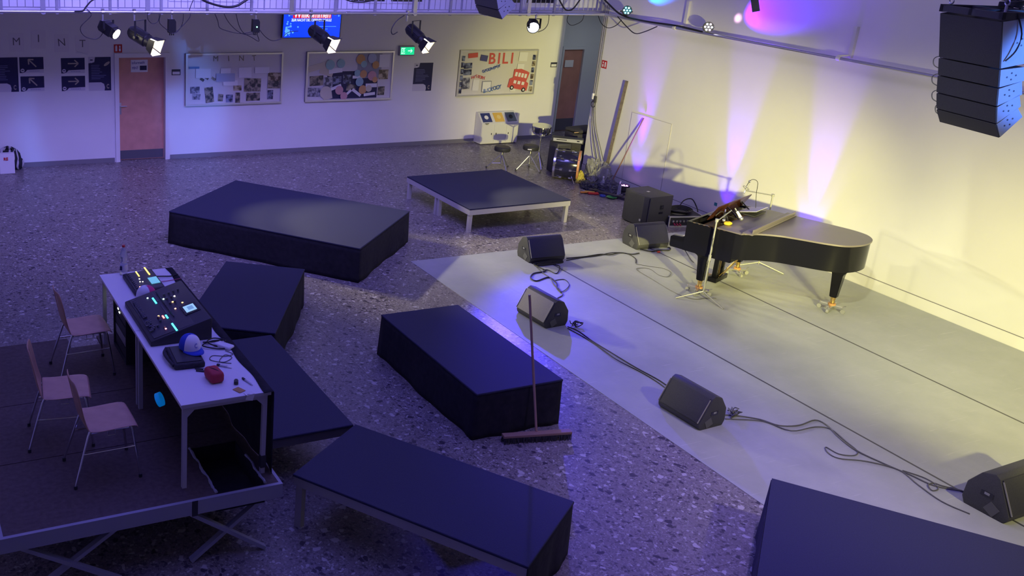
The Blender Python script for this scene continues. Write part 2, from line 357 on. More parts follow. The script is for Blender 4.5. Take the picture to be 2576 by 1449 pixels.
# wall access hatch (door 3) in the right wall
d = thing('door_3', None, None, (0, -4.44, 0), **ST)
MB().b2(-.006, 0, -.515, .515, .17, 1.455).obj('door_leaf', M_WALL, d)
b = MB(); b.b2(-.007, 0, -.525, -.515, .17, 1.465); b.b2(-.007, 0, .515, .525, .17, 1.465); b.b2(-.007, 0, -.515, .515, 1.455, 1.465)
b.obj('door_gap', mat('gap', (.5, .48, .44), .8), d)
# ---------------------------------------------------------------- gallery above the back wall
M_RAIL = mat('railing_steel', (.34, .34, .38), .5, .3)
M_PANEL = mat('gallery_panel_white', (.72, .72, .76), .5)
b = MB(); b.b2(-12.2, 3.3, -2.42, -2.38, 3.12, 5.2); b.obj('trim_3', M_PANEL, **ST)   # cladding behind the railing
gr = thing('gallery_railing', 'steel gallery railing with thin upright bars above the back wall', 'railing', (0, -2.76, 3.125))
xs = [-11.9, -11.1, -10.3, -9.5, -8.7, -7.95, -7.2, -6.45, -5.7, -4.95, -4.2, -3.45, -2.7, -1.95, -1.2, -.08]
for x in xs: MB().b2(x-.02, x+.02, -.02, .02, -.045, 1.0).obj('post', M_RAIL, gr)
for a, c_ in zip(xs[:-1], xs[1:]):
    q = MB(); n_ = round((c_-a)/.107)
    for i in range(1, n_):
        x = a+(c_-a)*i/n_; q.cyl((x, 0, .055), (x, 0, .98), .006, n=6)
    q.b2(a+.02, c_-.02, -.010, .010, .045, .060)
    q.obj('railing_panel', M_RAIL, gr)
MB().b2(-11.9, -.06, -.025, .025, .98, 1.02).obj('handrail', M_RAIL, gr)
# windows in the gallery cladding
wi = 0
for x0, x1 in ((-8.45, -7.85), (-7.72, -7.05), (-5.25, -4.60), (-4.48, -3.85), (-2.35, -1.75), (-1.62, -.95)):
    wi += 1
    wn = thing('window_%d' % wi, None, None, ((x0+x1)/2, -2.42, 3.25), **ST); hw = (x1-x0)/2
    MB().b2(-hw, hw, -.012, -.004, .03, 1.1).obj('pane', M_DARKW, wn)
    q = MB(); q.b2(-hw-.03, -hw, -.02, 0, 0, 1.13); q.b2(hw, hw+.03, -.02, 0, 0, 1.13); q.b2(-hw, hw, -.02, 0, 0, .03); q.obj('window_frame', M_PANEL, wn)
b = MB()
for x in (-11.2, -10.2, -9.3, -8.6, -6.85, -6.2, -5.5, -3.7, -3.0, -2.5, -.75): b.b2(x-.012, x+.012, -2.428, -2.42, 3.12, 4.9)
b.obj('trim_4', mat('panel_joint', (.30, .30, .36), .6), **ST)

# ---------------------------------------------------------------- lighting pipes
lp = thing('lighting_pipe', 'long galvanised lighting pipe running below the gallery railing', 'pipe', (0, -3.05, 3.147))
MB().cyl((-13.5, 0, 0), (-.2, 0, 0), .0245, n=16).obj('tube', M_PIPE, lp, smooth=True)
for x in (-10.55, -8.99, -6.62, -4.33, -1.98):
    q = MB(); q.b2(x-.035, x+.035, -.012, .012, .03, 4.7); q.cyl((x, -.02, 0), (x, .03, 0), .04, n=12); q.obj('hanger', M_STEEL if x > -7 else M_RAIL, lp)
for x in (-11.2, -9.0, -5.6): MB().cyl((x-.035, 0, 0), (x+.035, 0, 0), .031, n=14).obj('coupler', M_STEEL, lp, smooth=True)
lp = thing('lighting_pipe', 'galvanised lighting pipe bracketed along the right wall', 'pipe', (-.25, 0, 3.145))
MB().cyl((0, -3.02, 0), (0, -19.5, 0), .0245, n=16).obj('tube', M_PIPE, lp, smooth=True)
for y in (-4.9, -8.2, -10.4, -14.0):
    q = MB(); q.b2(-.015, .248, y-.02, y+.02, .03, .05); q.b2(.20, .248, y-.03, y+.03, .0, .45); q.cyl((0, y-.03, 0), (0, y+.03, 0), .036, n=12); q.obj('bracket', M_WALLB, lp)

# ---------------------------------------------------------------- theatre lamps
def lamp(label, x, front, tgt, L=.40, r=.105, square=False, flaps=True, power=400, on=True, ang=46):
    P = Vector(front); d = (Vector(tgt)-P).normalized(); back = P-d*L
    t = thing('stage_lamp', label, 'stage lamp', (x, -3.05, 3.147), group=None)
    o0 = Vector((x, -3.05, 3.147)); P = P-o0; back = back-o0
    q = d.to_track_quat('Z', 'Y').to_matrix().to_4x4(); T = Matrix.Translation(back) @ q
    b = MB(); n = 4 if square else 10
    pr = [(r*.72, 0), (r, .05), (r, L*.72), (r*.86, L*.76), (r*.86, L-.03)]
    b.lathe(pr, n=n, M=T @ Matrix.Rotation(PI/4 if square else 0, 4, 'Z') @ Matrix.Diagonal((1.2 if square else 1, 1.2 if square else 1, 1, 1)))
    if not square:
        for s in (-1, 1): b.cyl(T @ Vector((s*r*.9, r*.5, .03)), T @ Vector((s*r*.9, r*.5, L*.72)), .014, n=8)
    b.obj('housing', M_LAMPB, t, smooth=True)
    MB().lathe([(r*.80, L-.035), (r*.80, L-.025)], n=20, M=T).obj('lens', mat('lamp_glow', (1, .9, .7), .3, emit=(1, .90, .62), es=26), t)
    # yoke from the pipe clamp down to both sides of the housing
    sx = q @ Vector((1, 0, 0)); sx.z = 0; sx.normalize(); mid = back + d*L*.45
    y = MB(); top = Vector((0, 0, -.11))
    a = mid+sx*(r+.02); c_ = mid-sx*(r+.02); at = Vector((a.x, a.y, -.115)); ct = Vector((c_.x, c_.y, -.115))
    y.bar(a, at, .03, .006); y.bar(c_, ct, .03, .006); y.bar(at, ct, .03, .006)
    y.cyl(a-sx*.01, a+sx*.03, .022, n=10); y.cyl(c_+sx*.01, c_-sx*.03, .022, n=10)
    y.obj('yoke', M_LAMPB, t)
    k = MB(); k.cyl((-.02, 0, 0), (.02, 0, 0), .036, n=12); k.b2(-.012, .012, -.012, .012, -.13, .0); k.b2(-.02, .02, -.03, .03, .02, .05); k.obj('clamp', M_STEEL, t)
    if flaps:
        for kx, ky, sc in ((0, 1, 1), (0, -1, 1), (1, 0, .8), (-1, 0, .8)):
            f = MB(); w0, w1, ln = r*.75, r*1.05, r*1.5
            e = Vector((kx, ky, 0)); g = Vector((-ky, kx, 0))
            pts = [e*r*.86-g*w0, e*r*.86+g*w0, e*(r*1.18)+g*w1, e*(r*1.18)-g*w1]
            vs = [f.bm.verts.new(T @ Vector((p.x, p.y, L-.03+(0 if i < 2 else ln*sc)))) for i, p in enumerate(pts)]
            vi = [f.bm.verts.new(T @ Vector((p.x*.965, p.y*.965, L-.03+(0 if i < 2 else ln*sc)))) for i, p in enumerate(pts)]
            f.bm.faces.new(vs); f.bm.faces.new(vi[::-1]).material_index = 1
            for i in range(4): f.bm.faces.new((vs[i], vs[(i+1) % 4], vi[(i+1) % 4], vi[i]))
            f.obj('barn_door', [M_LAMPB, M_CREAM], t)
    if on:
        s = spot('lamp_beam', P+d*.03+o0, tgt, WARM, power, ang, .5, .05)
        mw = s.matrix_world.copy(); s.parent = t; s.matrix_world = mw
        s.matrix_parent_inverse = Matrix.Translation(-o0)
    return t
lamp('small square stage lamp, leftmost on the pipe, above the letter T', -9.68, (-9.50, -3.26, 2.83), (-5.6, -7.6, 0), L=.34, r=.095, square=True, flaps=False, power=450)
lamp('black stage lamp with open barn doors hanging above the brown door', -9.20, (-8.98, -3.28, 2.70), (-4.6, -8.6, 0), L=.44, r=.11, power=550)
lamp('black stage lamp with barn doors hanging in front of the lit screen', -6.27, (-6.03, -3.30, 2.71), (-3.0, -8.6, 0), L=.42, r=.11, power=500)
lamp('black stage lamp with glowing barn doors hanging above the green exit sign', -4.47, (-4.22, -3.28, 2.68), (-2.2, -6.9, 0), L=.42, r=.105, power=400)

# bright blue-white lamp
t = thing('stage_lamp', 'round stage lamp shining bright blue-white towards the hall', 'stage lamp', (-1.80, -3.05, 3.147))
dv = (Vector((-5.6, -10.0, 0))-Vector((-1.85, -3.10, 2.92))).normalized(); T = Matrix.Translation((-.03, .02, -.22)) @ dv.to_track_quat('Z', 'Y').to_matrix().to_4x4()
MB().lathe([(.07, -.12), (.11, -.08), (.115, .06), (.10, .06), (.10, .03)], n=20, M=T).obj('housing', M_LAMPB, t, smooth=True)
MB().lathe([(.098, .035), (.095, .045)], n=24, M=T).obj('lens', mat('blue_white_glow', (.8, .85, 1), .3, emit=(.75, .82, 1), es=40), t)
b = MB(); b.b2(-.14, -.125, -.02, .02, -.26, -.08); b.b2(.10, .115, -.02, .02, -.26, -.08); b.b2(-.14, .115, -.02, .02, -.09, -.08); b.obj('yoke', M_LAMPB, t)
b = MB(); b.cyl((-.02, 0, 0), (.02, 0, 0), .036, n=12); b.b2(-.012, .012, -.012, .012, -.09, 0); b.obj('clamp', M_STEEL, t)

# dimmer boxes
for x, l, lit in ((-8.615, 'small black dimmer box on the pipe just right of the brown door', False), (-7.231, 'small black dimmer box with green light hanging left of the screen', True)):
    t = thing('dimmer_box', l, 'dimmer box', (x, -3.05, 3.147))
    b = MB(); b.prism([(-.055, -.31), (.055, -.31), (.06, -.29), (.06, -.14), (.035, -.10), (-.055, -.10), (-.06, -.29)], -.04, .04, M=Matrix.Rotation(PI/2, 4, 'X')); b.obj('body', M_LAMPB, t)
    b = MB(); b.cyl((-.015, 0, 0), (.015, 0, 0), .035, n=12); b.b2(-.01, .01, -.01, .01, -.12, 0); b.obj('clamp', M_STEEL, t)
    b = MB()
    for s in (-.03, 0, .03): b.cyl((s, 0, -.31), (s, 0, -.35), .009, n=8)
    b.obj('plugs', M_PLAS, t)
    if lit: MB().ball((.01, -.042, -.22), .010).obj('indicator_light', mat('green_led', (0, .3, .1), .4, emit=(.2, 1, .6), es=12), t)

# LED pars on the side pipe
def par(label, loc, dirv, cols, rot_clamp=True, r=.085):
    t = thing('led_spotlight', label, 'spotlight', loc)
    T = Vector(dirv).to_track_quat('Z', 'Y').to_matrix().to_4x4()
    MB().lathe([(.045, -.10), (r, -.05), (r, .05), (r*.92, .05), (r*.90, .02)], n=20, M=T).obj('housing', M_PLAS, t, smooth=True)
    for i in range(7):
        a = 2*PI*i/6; p = Vector((0, 0, .03)) if i == 6 else Vector((.052*math.cos(a), .052*math.sin(a), .03))
        q = T @ p; c_ = cols[i % len(cols)]
        MB().ball(q, .015, seg=10).obj('led', mat('led_%02d%02d%02d' % tuple(int(99*v) for v in c_), c_, .4, emit=c_, es=9), t)
    b = MB(); s = T @ Vector((1, 0, 0))
    for k in (-1, 1): b.bar(T @ Vector((k*(r+.012), 0, -.02)), T @ Vector((k*(r+.012), 0, -.14)), .025, .005)
    b.bar(T @ Vector((r+.012, 0, -.14)), T @ Vector((-r-.012, 0, -.14)), .025, .005)
    b.obj('yoke', M_PLAS, t); return t
par('small black spotlight with cyan lights at the corner end of the side pipe', (-.30, -3.70, 3.29), (-.55, -.75, .25), [(.1, .7, 1), (.3, .9, .8)])
par('small black spotlight with white lights further along the side pipe', (-.30, -5.70, 3.26), (-.6, -.75, .1), [(.8, .85, 1), (.9, .7, 1)])
# beams washing up the wall above the side pipe
spot('par_beam', (-.46, -3.60, 3.36), (0.0, -4.15, 3.72), (.0, .14, 1.0), 200, 44, .6, .03)
spot('par_beam', (-.46, -5.78, 3.36), (0.0, -6.55, 3.62), (.10, .0, 1.0), 330, 46, .5, .03)
spot('par_beam', (-.46, -5.80, 3.36), (0.0, -6.0, 3.44), (1.0, .5, .85), 26, 18, .9, .03)

# hanging cables on the rear pipe
def cable(label, pts, r=.006, m=None, name='power_cable', cat='cable', group=None, sm=5):
    return MB().tube(pts, r, n=6, sm=sm).obj(name, m or M_RUB, smooth=True, label=label, cat=cat, group=group)
y0 = -3.09
cable('black cable looping from the pipe down to the leftmost square lamp', [(-9.93, y0, 3.20), (-9.86, y0, 3.10), (-10.02, y0, 2.93), (-9.97, y0, 2.80), (-9.80, y0, 2.75), (-9.70, y0, 2.83), (-9.74, y0, 2.90)])
cable('black cable running up from the pipe over the railing at the left', [(-10.1, y0, 3.16), (-9.98, y0, 3.17), (-9.92, y0, 3.24), (-9.82, y0, 3.33), (-9.60, y0, 3.39), (-9.5, y0, 3.5)], r=.012)
cable('short cable loop hanging from the pipe between lamp and dimmer box', [(-9.0, y0, 3.15), (-9.0, y0, 3.05), (-8.93, y0, 2.98), (-8.84, y0, 3.02), (-8.82, y0, 3.13)])
cable('thin cable sagging left of the first dimmer box', [(-8.80, y0, 3.13), (-8.82, y0, 3.0), (-8.72, y0, 2.90), (-8.63, y0, 2.83), (-8.59, y0, 2.83)])
cable('thin cable sagging right of the first dimmer box', [(-8.44, y0, 3.13), (-8.45, y0, 3.0), (-8.51, y0, 2.88), (-8.59, y0, 2.83)])
cable('black cable from the first dimmer box up and over the railing', [(-8.55, y0, 2.86), (-8.40, y0, 3.00), (-8.33, y0, 3.10), (-8.31, -3.0, 3.2), (-8.2, -3.0, 3.45)])
cable('longest black cable drooping from the pipe to the second dimmer box', [(-7.93, y0, 3.13), (-7.88, y0, 3.02), (-7.85, y0, 2.92), (-7.73, y0, 2.87), (-7.55, y0, 2.83), (-7.42, y0, 2.83), (-7.30, y0, 2.85), (-7.26, y0, 2.80)])
cable('thin cable crossing down to the wall left of the second dimmer box', [(-7.78, y0, 3.13), (-7.70, y0, 3.0), (-7.56, y0, 2.87), (-7.42, y0, 2.81), (-7.28, y0, 2.82), (-7.23, y0, 2.80)])
cable('thin cable hanging straight below the pipe towards the second dimmer box', [(-7.58, y0, 3.13), (-7.53, y0, 2.96), (-7.45, y0, 2.84), (-7.30, y0, 2.76), (-7.18, y0, 2.70), (-7.21, y0, 2.80)])
cable('black cable swinging from the second dimmer box to the lamp before the screen', [(-7.19, y0, 2.90), (-7.08, y0, 2.78), (-6.95, y0, 2.71), (-6.80, y0, 2.74), (-6.68, y0, 2.84), (-6.50, y0, 2.86)])
cable('black cable curling behind the lamp above the exit sign', [(-4.55, y0, 3.12), (-4.70, y0, 3.02), (-4.78, y0, 2.88), (-4.75, y0, 2.80), (-4.66, y0, 2.84)], r=.008)
cable('dark cable hanging beside the bright blue-white lamp', [(-1.55, y0, 3.14), (-1.55, y0, 2.98), (-1.62, y0, 2.88), (-1.75, y0, 2.83)])
cable('U-shaped dark cable hanging from the pipe near the corner', [(-1.12, y0, 3.14), (-1.13, y0, 3.03), (-1.02, y0, 2.95), (-.86, y0, 2.99), (-.78, y0, 3.05), (-.76, y0, 3.14)])
cable('bundle of black cables draped over the middle of the railing', [(-8.15, -2.98, 3.36), (-8.0, -2.98, 3.29), (-7.75, -2.98, 3.23), (-7.55, -2.98, 3.24), (-7.4, -2.98, 3.32), (-7.2, -2.98, 3.45)], r=.02)
cable('black cable sagging across the railing right of the screen', [(-5.75, -2.98, 3.5), (-5.62, -2.98, 3.36), (-5.35, -2.98, 3.32), (-5.1, -2.98, 3.36), (-4.8, -2.98, 3.47)], r=.012)
cable('black cable hanging in a V inside the railing near the corner', [(-1.30, -2.98, 3.42), (-1.14, -2.98, 3.24), (-1.03, -2.98, 3.21), (-.93, -2.98, 3.25), (-.80, -2.98, 3.42)], r=.014)
# wall corner cables
for dx, l in ((0, 'first dark cable hanging down the wall edge right of the passage'), (.05, 'second dark cable hanging down the wall edge right of the passage'), (.10, 'third dark cable hanging down the wall edge right of the passage')):
    cable(l, [(-.04, -2.80-dx, 3.3), (-.04, -2.79-dx, 2.5), (-.045, -2.80-dx*.9, 1.65), (-.05, -2.83-dx*.7, 1.45), (-.05, -2.90-dx*1.2, 1.0), (-.06, -3.05-dx*2.2, .6), (-.10, -3.3-dx*2.5, .25), (-.2, -3.6-dx*3, .03)], r=.007, m=M_RUBG)
t = thing('cable_coupler', 'white and black plug connectors tied to the hanging wall cables', 'connector', (-.055, -2.86, 1.50))
MB().box((0, .03, .05), (.05, .04, .12), bev=.008).obj('plug', M_WHITE, t); MB().box((0, -.04, 0), (.045, .04, .13), bev=.008).obj('socket', M_PLAS, t)
MB().torus((0, 0, -.10), .06, .007, M=Matrix.Rotation(PI/2, 4, 'Y')).obj('tie', M_RUB, t)
cable('bundle of black cables strapped along the side pipe above the corner', [(-.31, -2.9, 3.5), (-.31, -3.2, 3.35), (-.31, -3.6, 3.20), (-.31, -4.2, 3.17), (-.31, -5.0, 3.19), (-.31, -5.6, 3.17)], r=.016)
cable('black cable drooping under the side pipe between its two spotlights', [(-.32, -3.5, 3.16), (-.34, -3.8, 3.02), (-.34, -4.05, 2.93), (-.34, -4.3, 3.0), (-.32, -4.55, 3.12)], r=.009)
cable('thin black cable loop under the side pipe near the corner', [(-.32, -2.95, 3.12), (-.33, -3.1, 2.98), (-.33, -3.3, 2.93), (-.33, -3.5, 3.0), (-.32, -3.62, 3.12)], r=.007)

# ---------------------------------------------------------------- television
t = thing('television', 'wall-mounted screen showing a blue welcome slide, partly behind a lamp', 'screen', (-4.93, -.08, 2.655), rot=(R(4), 0, 0))
MB().box((0, 0, 0), (1.26, .05, .68), bev=.006).obj('casing', M_PLAS, t)
MB().b2(-.61, .61, -.028, -.025, -.325, .325).obj('display', mat('screen_blue', (0, .02, .5), .3, emit=(.0, .045, 1.0), es=1.15), t)
EW = mat('screen_white', (.8, .8, .8), .5, emit=(.75, .85, 1), es=1.1); ER = mat('screen_red', (.5, 0, .05), .5, emit=(.75, .02, .06), es=.9); EC = mat('screen_light_blue', (.2, .5, .9), .5, emit=(.12, .45, 1), es=.8)
MB().b2(-.42, .40, -.0295, -.028, .050, .24).obj('banner', ER, t)
text('title', 'Willkommen', .17, EW, FB(-.01, -.031, .115), t, bold=.003, sx=.88)
text('subtitle', 'ZUR NACHT DER OFFENEN SCHULE', .07, EW, FB(-.02, -.031, .012), t, bold=.0015, sx=.75)
b = MB(); b.b2(.10, .52, -.030, -.028, -.115, -.105); b.b2(.10, .34, -.030, -.028, -.165, -.155); b.obj('text_lines', EC, t)
b = MB()
for i in range(40):
    x = -.56+abs(random.gauss(0, .08)); z = -.30+abs(random.gauss(0, .12)); r = random.uniform(.008, .024)
    b.cyl((x, -.0305, z), (x, -.028, z), r, n=10)
for x, z in ((-.5, .1), (-.44, .2), (-.36, .02), (-.55, .3), (.5, .25), (.56, .1), (.58, .3), (-.3, -.12), (-.52, -.02)): b.cyl((x, -.0305, z), (x, -.028, z), .018, n=8)
b.obj('dots', EC, t)
MB().b2(-.2, .2, .02, .06, -.15, .15).obj('wall_bracket', M_PLAS, t)

# ---------------------------------------------------------------- signs
t = thing('fire_safety_sign', 'red square fire extinguisher sign above the brown door', 'sign', (-8.747, 0, 2.137))
MB().b2(-.075, .075, -.004, 0, -.075, .075).obj('plate', M_SIGNR, t)
b = MB(); b.b2(-.05, -.015, -.006, -.004, -.05, .04); b.b2(.015, .05, -.006, -.004, -.05, .0); b.b2(.02, .045, -.006, -.004, .01, .05); b.b2(-.045, -.02, -.006, -.004, .045, .055); b.obj('symbol', M_WHITE, t)
t = thing('fire_safety_sign', 'red square fire extinguisher sign on the right wall near the corner', 'sign', (0, -2.95, 2.19))
MB().b2(-.004, 0, -.075, .075, -.075, .075).obj('plate', M_SIGNR, t)
b = MB(); b.b2(-.006, -.004, -.05, -.015, -.05, .05); b.b2(-.006, -.004, .015, .05, -.05, .0); b.b2(-.006, -.004, .02, .045, .015, .05); b.obj('symbol', M_WHITE, t)
for x, l in ((-7.649, 'small dark room number plate right of the brown door'), (1.081, 'small dark room number plate at the passage edge')):
    t = thing('room_plate', l, 'sign', (x, 0, 1.68))
    MB().b2(-.085, .085, -.008, 0, -.055, .055).obj('plate', mat('plate_dark', (.05, .05, .08), .5), t); MB().b2(-.07, .07, -.010, -.008, -.04, .012).obj('insert', M_PAPER, t)
t = thing('exit_sign', 'green lit emergency exit sign with running figure and arrow', 'sign', (-2.72, 0, 2.04))
MB().b2(-.19, .16, -.07, 0, -.10, .10).obj('casing', M_GREYP, t)
MB().b2(-.17, .15, -.073, -.07, -.08, .075).obj('light_panel', mat('exit_green', (0, .4, .15), .4, emit=(.0, .62, .25), es=1.1), t)
b = MB(); gy = -.0745
b.b2(-.15, -.065, gy, -.073, -.06, -.05); b.b2(-.15, -.14, gy, -.073, -.06, .055); b.b2(-.15, -.065, gy, -.073, .047, .057); b.cyl((-.10, gy, .035), (-.10, -.073, .035), .012, n=10)
b.bar((-.105, gy, .02), (-.095, gy, -.015), .022, .003); b.bar((-.095, gy, -.015), (-.07, gy, -.03), .012, .003); b.bar((-.10, gy, -.015), (-.125, gy, -.045), .012, .003); b.bar((-.125, gy, .01), (-.07, gy, .008), .01, .003)
b.b2(.0, .10, gy, -.073, -.008, .008); b.bar((.06, gy, .04), (.10, gy, .0), .016, .003); b.bar((.06, gy, -.04), (.10, gy, .0), .016, .003)
b.obj('pictogram', mat('exit_white', (.8, .8, .8), .4, emit=(.7, 1, .85), es=1.2), t)

# MINT letters
for x, z, s, tl in ((-10.54, 2.27, 'M', 0), (-10.16, 2.32, 'I', 0), (-9.76, 2.25, 'N', .08), (-9.39, 2.225, 'T', 0)):
    t = thing('letter_sheet', 'white sheet with a pencilled letter %s on the back wall' % s, 'paper', (x, 0, z))
    MB().b2(-.125, .125, -.003, 0, -.17, .15).obj('sheet', mat('sheet_white', (.72, .69, .69), .6), t)
    text('letter', s, .19, mat('pencil_grey', (.16, .15, .16), .6), FB(0, -.004, 0, tl), t, bold=0)
    if s == 'T': MB().bar((-.10, -.006, -.14), (.08, -.006, -.19), .03, .006).obj('tape', mat('clear_tape', (.8, .8, .85), .15), t)

# arrow posters
M_LN = mat('print_beige', (.42, .36, .28), .5); M_PW = mat('poster_white', (.60, .57, .62), .5)
def arrow_poster(x0, x1, z0, z1, up, label):
    w = x1-x0; h = z1-z0; t = thing('direction_poster', label, 'poster', (x0, 0, z0))
    MB().b2(0, w, -.003, 0, 0, h).obj('sheet', M_PW, t)
    MB().prism([(0, .055*h/.2), (0.0, 0.0), (.05, 0), (.10, .02), (.13, .055), (w, .065), (w, h), (0, h)], .003, .005, M=FB(0, 0, 0)).obj('printed_field', M_NAVY, t)
    b = MB(); c = Vector((w*.52, -.006, h*.64)); dd = Vector((-.7, 0, .7)) if up else Vector((1, 0, 0)); pp = Vector((dd.z, 0, -dd.x))
    dd.normalize(); pp.normalize()
    for p_, q_ in ((c-dd*.10, c+dd*.08), (c+dd*.088, c+dd*.02+pp*.06), (c+dd*.088, c+dd*.02-pp*.06)):
        e_ = q_-p_; b.box((p_+q_)/2, (e_.length, .002, .022), ry=-math.atan2(e_.z, e_.x))
    b.obj('arrow', M_LN, t)
    q = MB(); q.cyl((.05, -.006, .045), (.05, -.004, .045), .034, n=14); q.obj('logo_ring', M_PW, t); q = MB(); q.b2(.03, .07, -.0075, -.0062, .04, .055); q.obj('logo_bar', M_NAVY, t)
    b = MB()
    for k in range(6): b.b2(.17+k*.03, .19+k*.03, -.0045, -.0032, .025, .04)
    b.obj('caption', mat('caption_grey', (.3, .3, .45), .6), t)
arrow_poster(-10.507, -10.09, 1.72, 2.0, True, 'navy poster with up-left arrow, the upper of the left pair')
arrow_poster(-10.500, -10.09, 1.39, 1.66, True, 'navy poster with up-left arrow, the lower of the left pair')
arrow_poster(-9.783, -9.36, 1.70, 1.975, False, 'navy poster with right-pointing arrow, the upper of the right pair')
arrow_poster(-9.783, -9.36, 1.38, 1.65, False, 'navy poster with right-pointing arrow, the lower of the right pair')
def info_poster(x0, x1, z0, z1, label, leaf=False):
    w = x1-x0; h = z1-z0; t = thing('info_poster', label, 'poster', (x0, 0, z0))
    MB().b2(0, w, -.003, 0, 0, h).obj('sheet', M_PW, t)
    MB().prism([(w*.70, 0), (w, 0), (w, h), (w*.30, h), (w*.26, h*.85), (.0, h*.82), (0, h*.25), (w*.55, h*.25), (w*.68, h*.2), (w*.72, h*.1)], .003, .005, M=FB(0, 0, 0)).obj('printed_field', M_NAVY, t)
    b = MB(); n = 9
    for k in range(n):
        z = h*(.76-.45*k/n); b.b2(w*.12, w*(.12+random.uniform(.35, .7)), -.006, -.005, z-.006, z+.004)
    b.obj('text_lines', mat('text_blue_grey', (.16, .16, .32), .6), t)
    text('logo_letter', 'C', .11, M_LN, FB(w*.85, -.006, h*.12), t, bold=.004, sx=.6)
    q = MB(); q.cyl((w*.13, -.006, h*.90), (w*.13, -.004, h*.90), .045, n=14); q.obj('logo_ring', M_PW, t); q = MB(); q.b2(w*.13-.025, w*.13+.025, -.0075, -.0062, h*.90, h*.90+.02); q.obj('logo_bar', M_NAVY, t)
    if leaf: MB().ball((w*.82, -.006, h*.80), .05, (1.3, .05, .5), M=Matrix.Rotation(-.6, 4, 'Y')).obj('leaf_mark', M_LN, t)
info_poster(-10.98, -10.535, 1.39, 2.0, 'tall navy information poster cut by the left picture edge')
info_poster(-9.293, -8.885, 1.37, 1.985, 'tall navy information poster beside the brown door frame', True)
info_poster(-2.50, -2.045, 1.18, 1.775, 'tall navy information poster below the exit sign')

# ---------------------------------------------------------------- notice boards
def board(x0, x1, z0, z1, label):
    t = thing('notice_board', label, 'notice board', (x0, 0, z0)); w = x1-x0; h = z1-z0
    MB().b2(0, w, -.02, 0, 0, h).obj('backing', mat('board_back', (.66, .63, .62), .6), t)
    b = MB(); f = .03
    for a in ((0, w, 0, f), (0, w, h-f, h), (0, f, f, h-f), (w-f, w, f, h-f)): b.b2(a[0], a[1], -.06, 0, a[2], a[3])
    b.obj('frame', M_ALU, t)
    return t, w, h
def pin(t, x, z, w, h, m, rz=0, name='paper_sheet', y=-.022, th=.0006):
    y = -.0215-.0008*len(t.children)
    return MB().box((x, y, z), (w, th, h), ry=rz).obj(name, m, t)
def photo_mat(i, base, dark):
    m = mat('photo_print_%d' % i, base, .4)
    nt = m.node_tree
    if len(nt.nodes) < 4:
        tc = nt.nodes.new('ShaderNodeTexCoord'); n = nt.nodes.new('ShaderNodeTexNoise'); n.inputs['Scale'].default_value = 14; n.inputs['Detail'].default_value = 4
        r = nt.nodes.new('ShaderNodeValToRGB'); r.color_ramp.elements[0].position = .42; r.color_ramp.elements[1].position = .6
        r.color_ramp.elements[0].color = (*dark, 1); r.color_ramp.elements[1].color = (*base, 1)
        nt.links.new(tc.outputs['Object'], n.inputs['Vector']); nt.links.new(n.outputs[0], r.inputs[0]); nt.links.new(r.outputs[0], nt.nodes['Principled BSDF'].inputs['Base Color'])
    return m
PH = [photo_mat(0, (.35, .30, .22), (.04, .04, .05)), photo_mat(1, (.42, .42, .46), (.08, .08, .12)), photo_mat(2, (.25, .28, .42), (.02, .02, .06)), photo_mat(3, (.50, .42, .28), (.10, .07, .05))]
PC = [mat('paper_cream', (.62, .56, .42), .6), mat('paper_bluegrey', (.40, .44, .56), .6), mat('paper_orange', (.62, .34, .14), .6), mat('paper_teal', (.32, .50, .52), .6), mat('paper_pink', (.62, .34, .34), .6)]
t, w, h = board(-7.473, -5.493, 1.035, 2.035, 'framed notice board headed M I N T with photo prints, beside the brown door')
for k, s in enumerate('MINT'): text('letter', s, .15, mat('pencil_olive', (.25, .23, .14), .6), FB(.60+.26*k, -.0235, h-.11, .1*(k % 2)), t)
for x, z, a, c_, i, r_ in ((.19, .30, .19, .13, 1, 0), (.22, .17, .16, .11, 1, .05), (.48, .20, .17, .30, 0, -.12), (.71, .14, .10, .14, 0, .1), (.89, .12, .14, .15, 2, 0), (1.06, .13, .10, .20, 0, 0), (1.05, .32, .17, .10, 3, 0), (1.36, .37, .35, .26, 0, .02), (1.38, .14, .29, .16, 0, 0), (1.82, .52, .28, .17, 3, .02), (1.81, .37, .27, .15, 0, .03), (1.74, .17, .12, .18, 2, 0)): pin(t, x, z, a, c_, PH[i], r_, 'photo')
for x, z, a, c_, r_ in ((.35, .62, .30, .18, .03), (.80, .60, .20, .22, 0), (1.2, .62, .26, .2, -.02), (1.55, .66, .3, .12, 0), (.9, .42, .30, .10, 0)): pin(t, x, z, a, c_, M_PAPER, r_)
pin(t, .80, .53, .38, .16, PC[1], 0, y=-.025); pin(t, .17, .73, .20, .04, mat('tape_blue', (.12, .22, .42), .5), 0, 'strip')
for x, z in ((.33, .50), (.42, .53), (.56, .51)): MB().box((x, -.025, z), (.09, .001, .05), ry=.6).obj('sticker', PH[0], t)
t, w, h = board(-4.981, -3.019, 1.035, 2.037, 'framed notice board crowded with round stickers over a navy poster')
pin(t, 1.05, .32, 1.15, .56, M_NAVY, 0, 'poster'); pin(t, 1.42, .70, .55, .50, mat('poster_grey', (.30, .30, .36), .5), 0, 'poster')
for x, z, a, c_, i, r_ in ((.24, .42, .30, .20, 0, -.05), (.20, .19, .28, .18, 1, .03), (.50, .38, .20, .22, 1, 0), (.70, .42, .18, .16, 2, 0), (.92, .44, .18, .18, 2, 0), (1.75, .52, .22, .20, 3, 0), (1.72, .18, .16, .18, 0, 0), (1.02, .26, .20, .14, 0, .2)): pin(t, x, z, a, c_, PH[i], r_, 'photo')
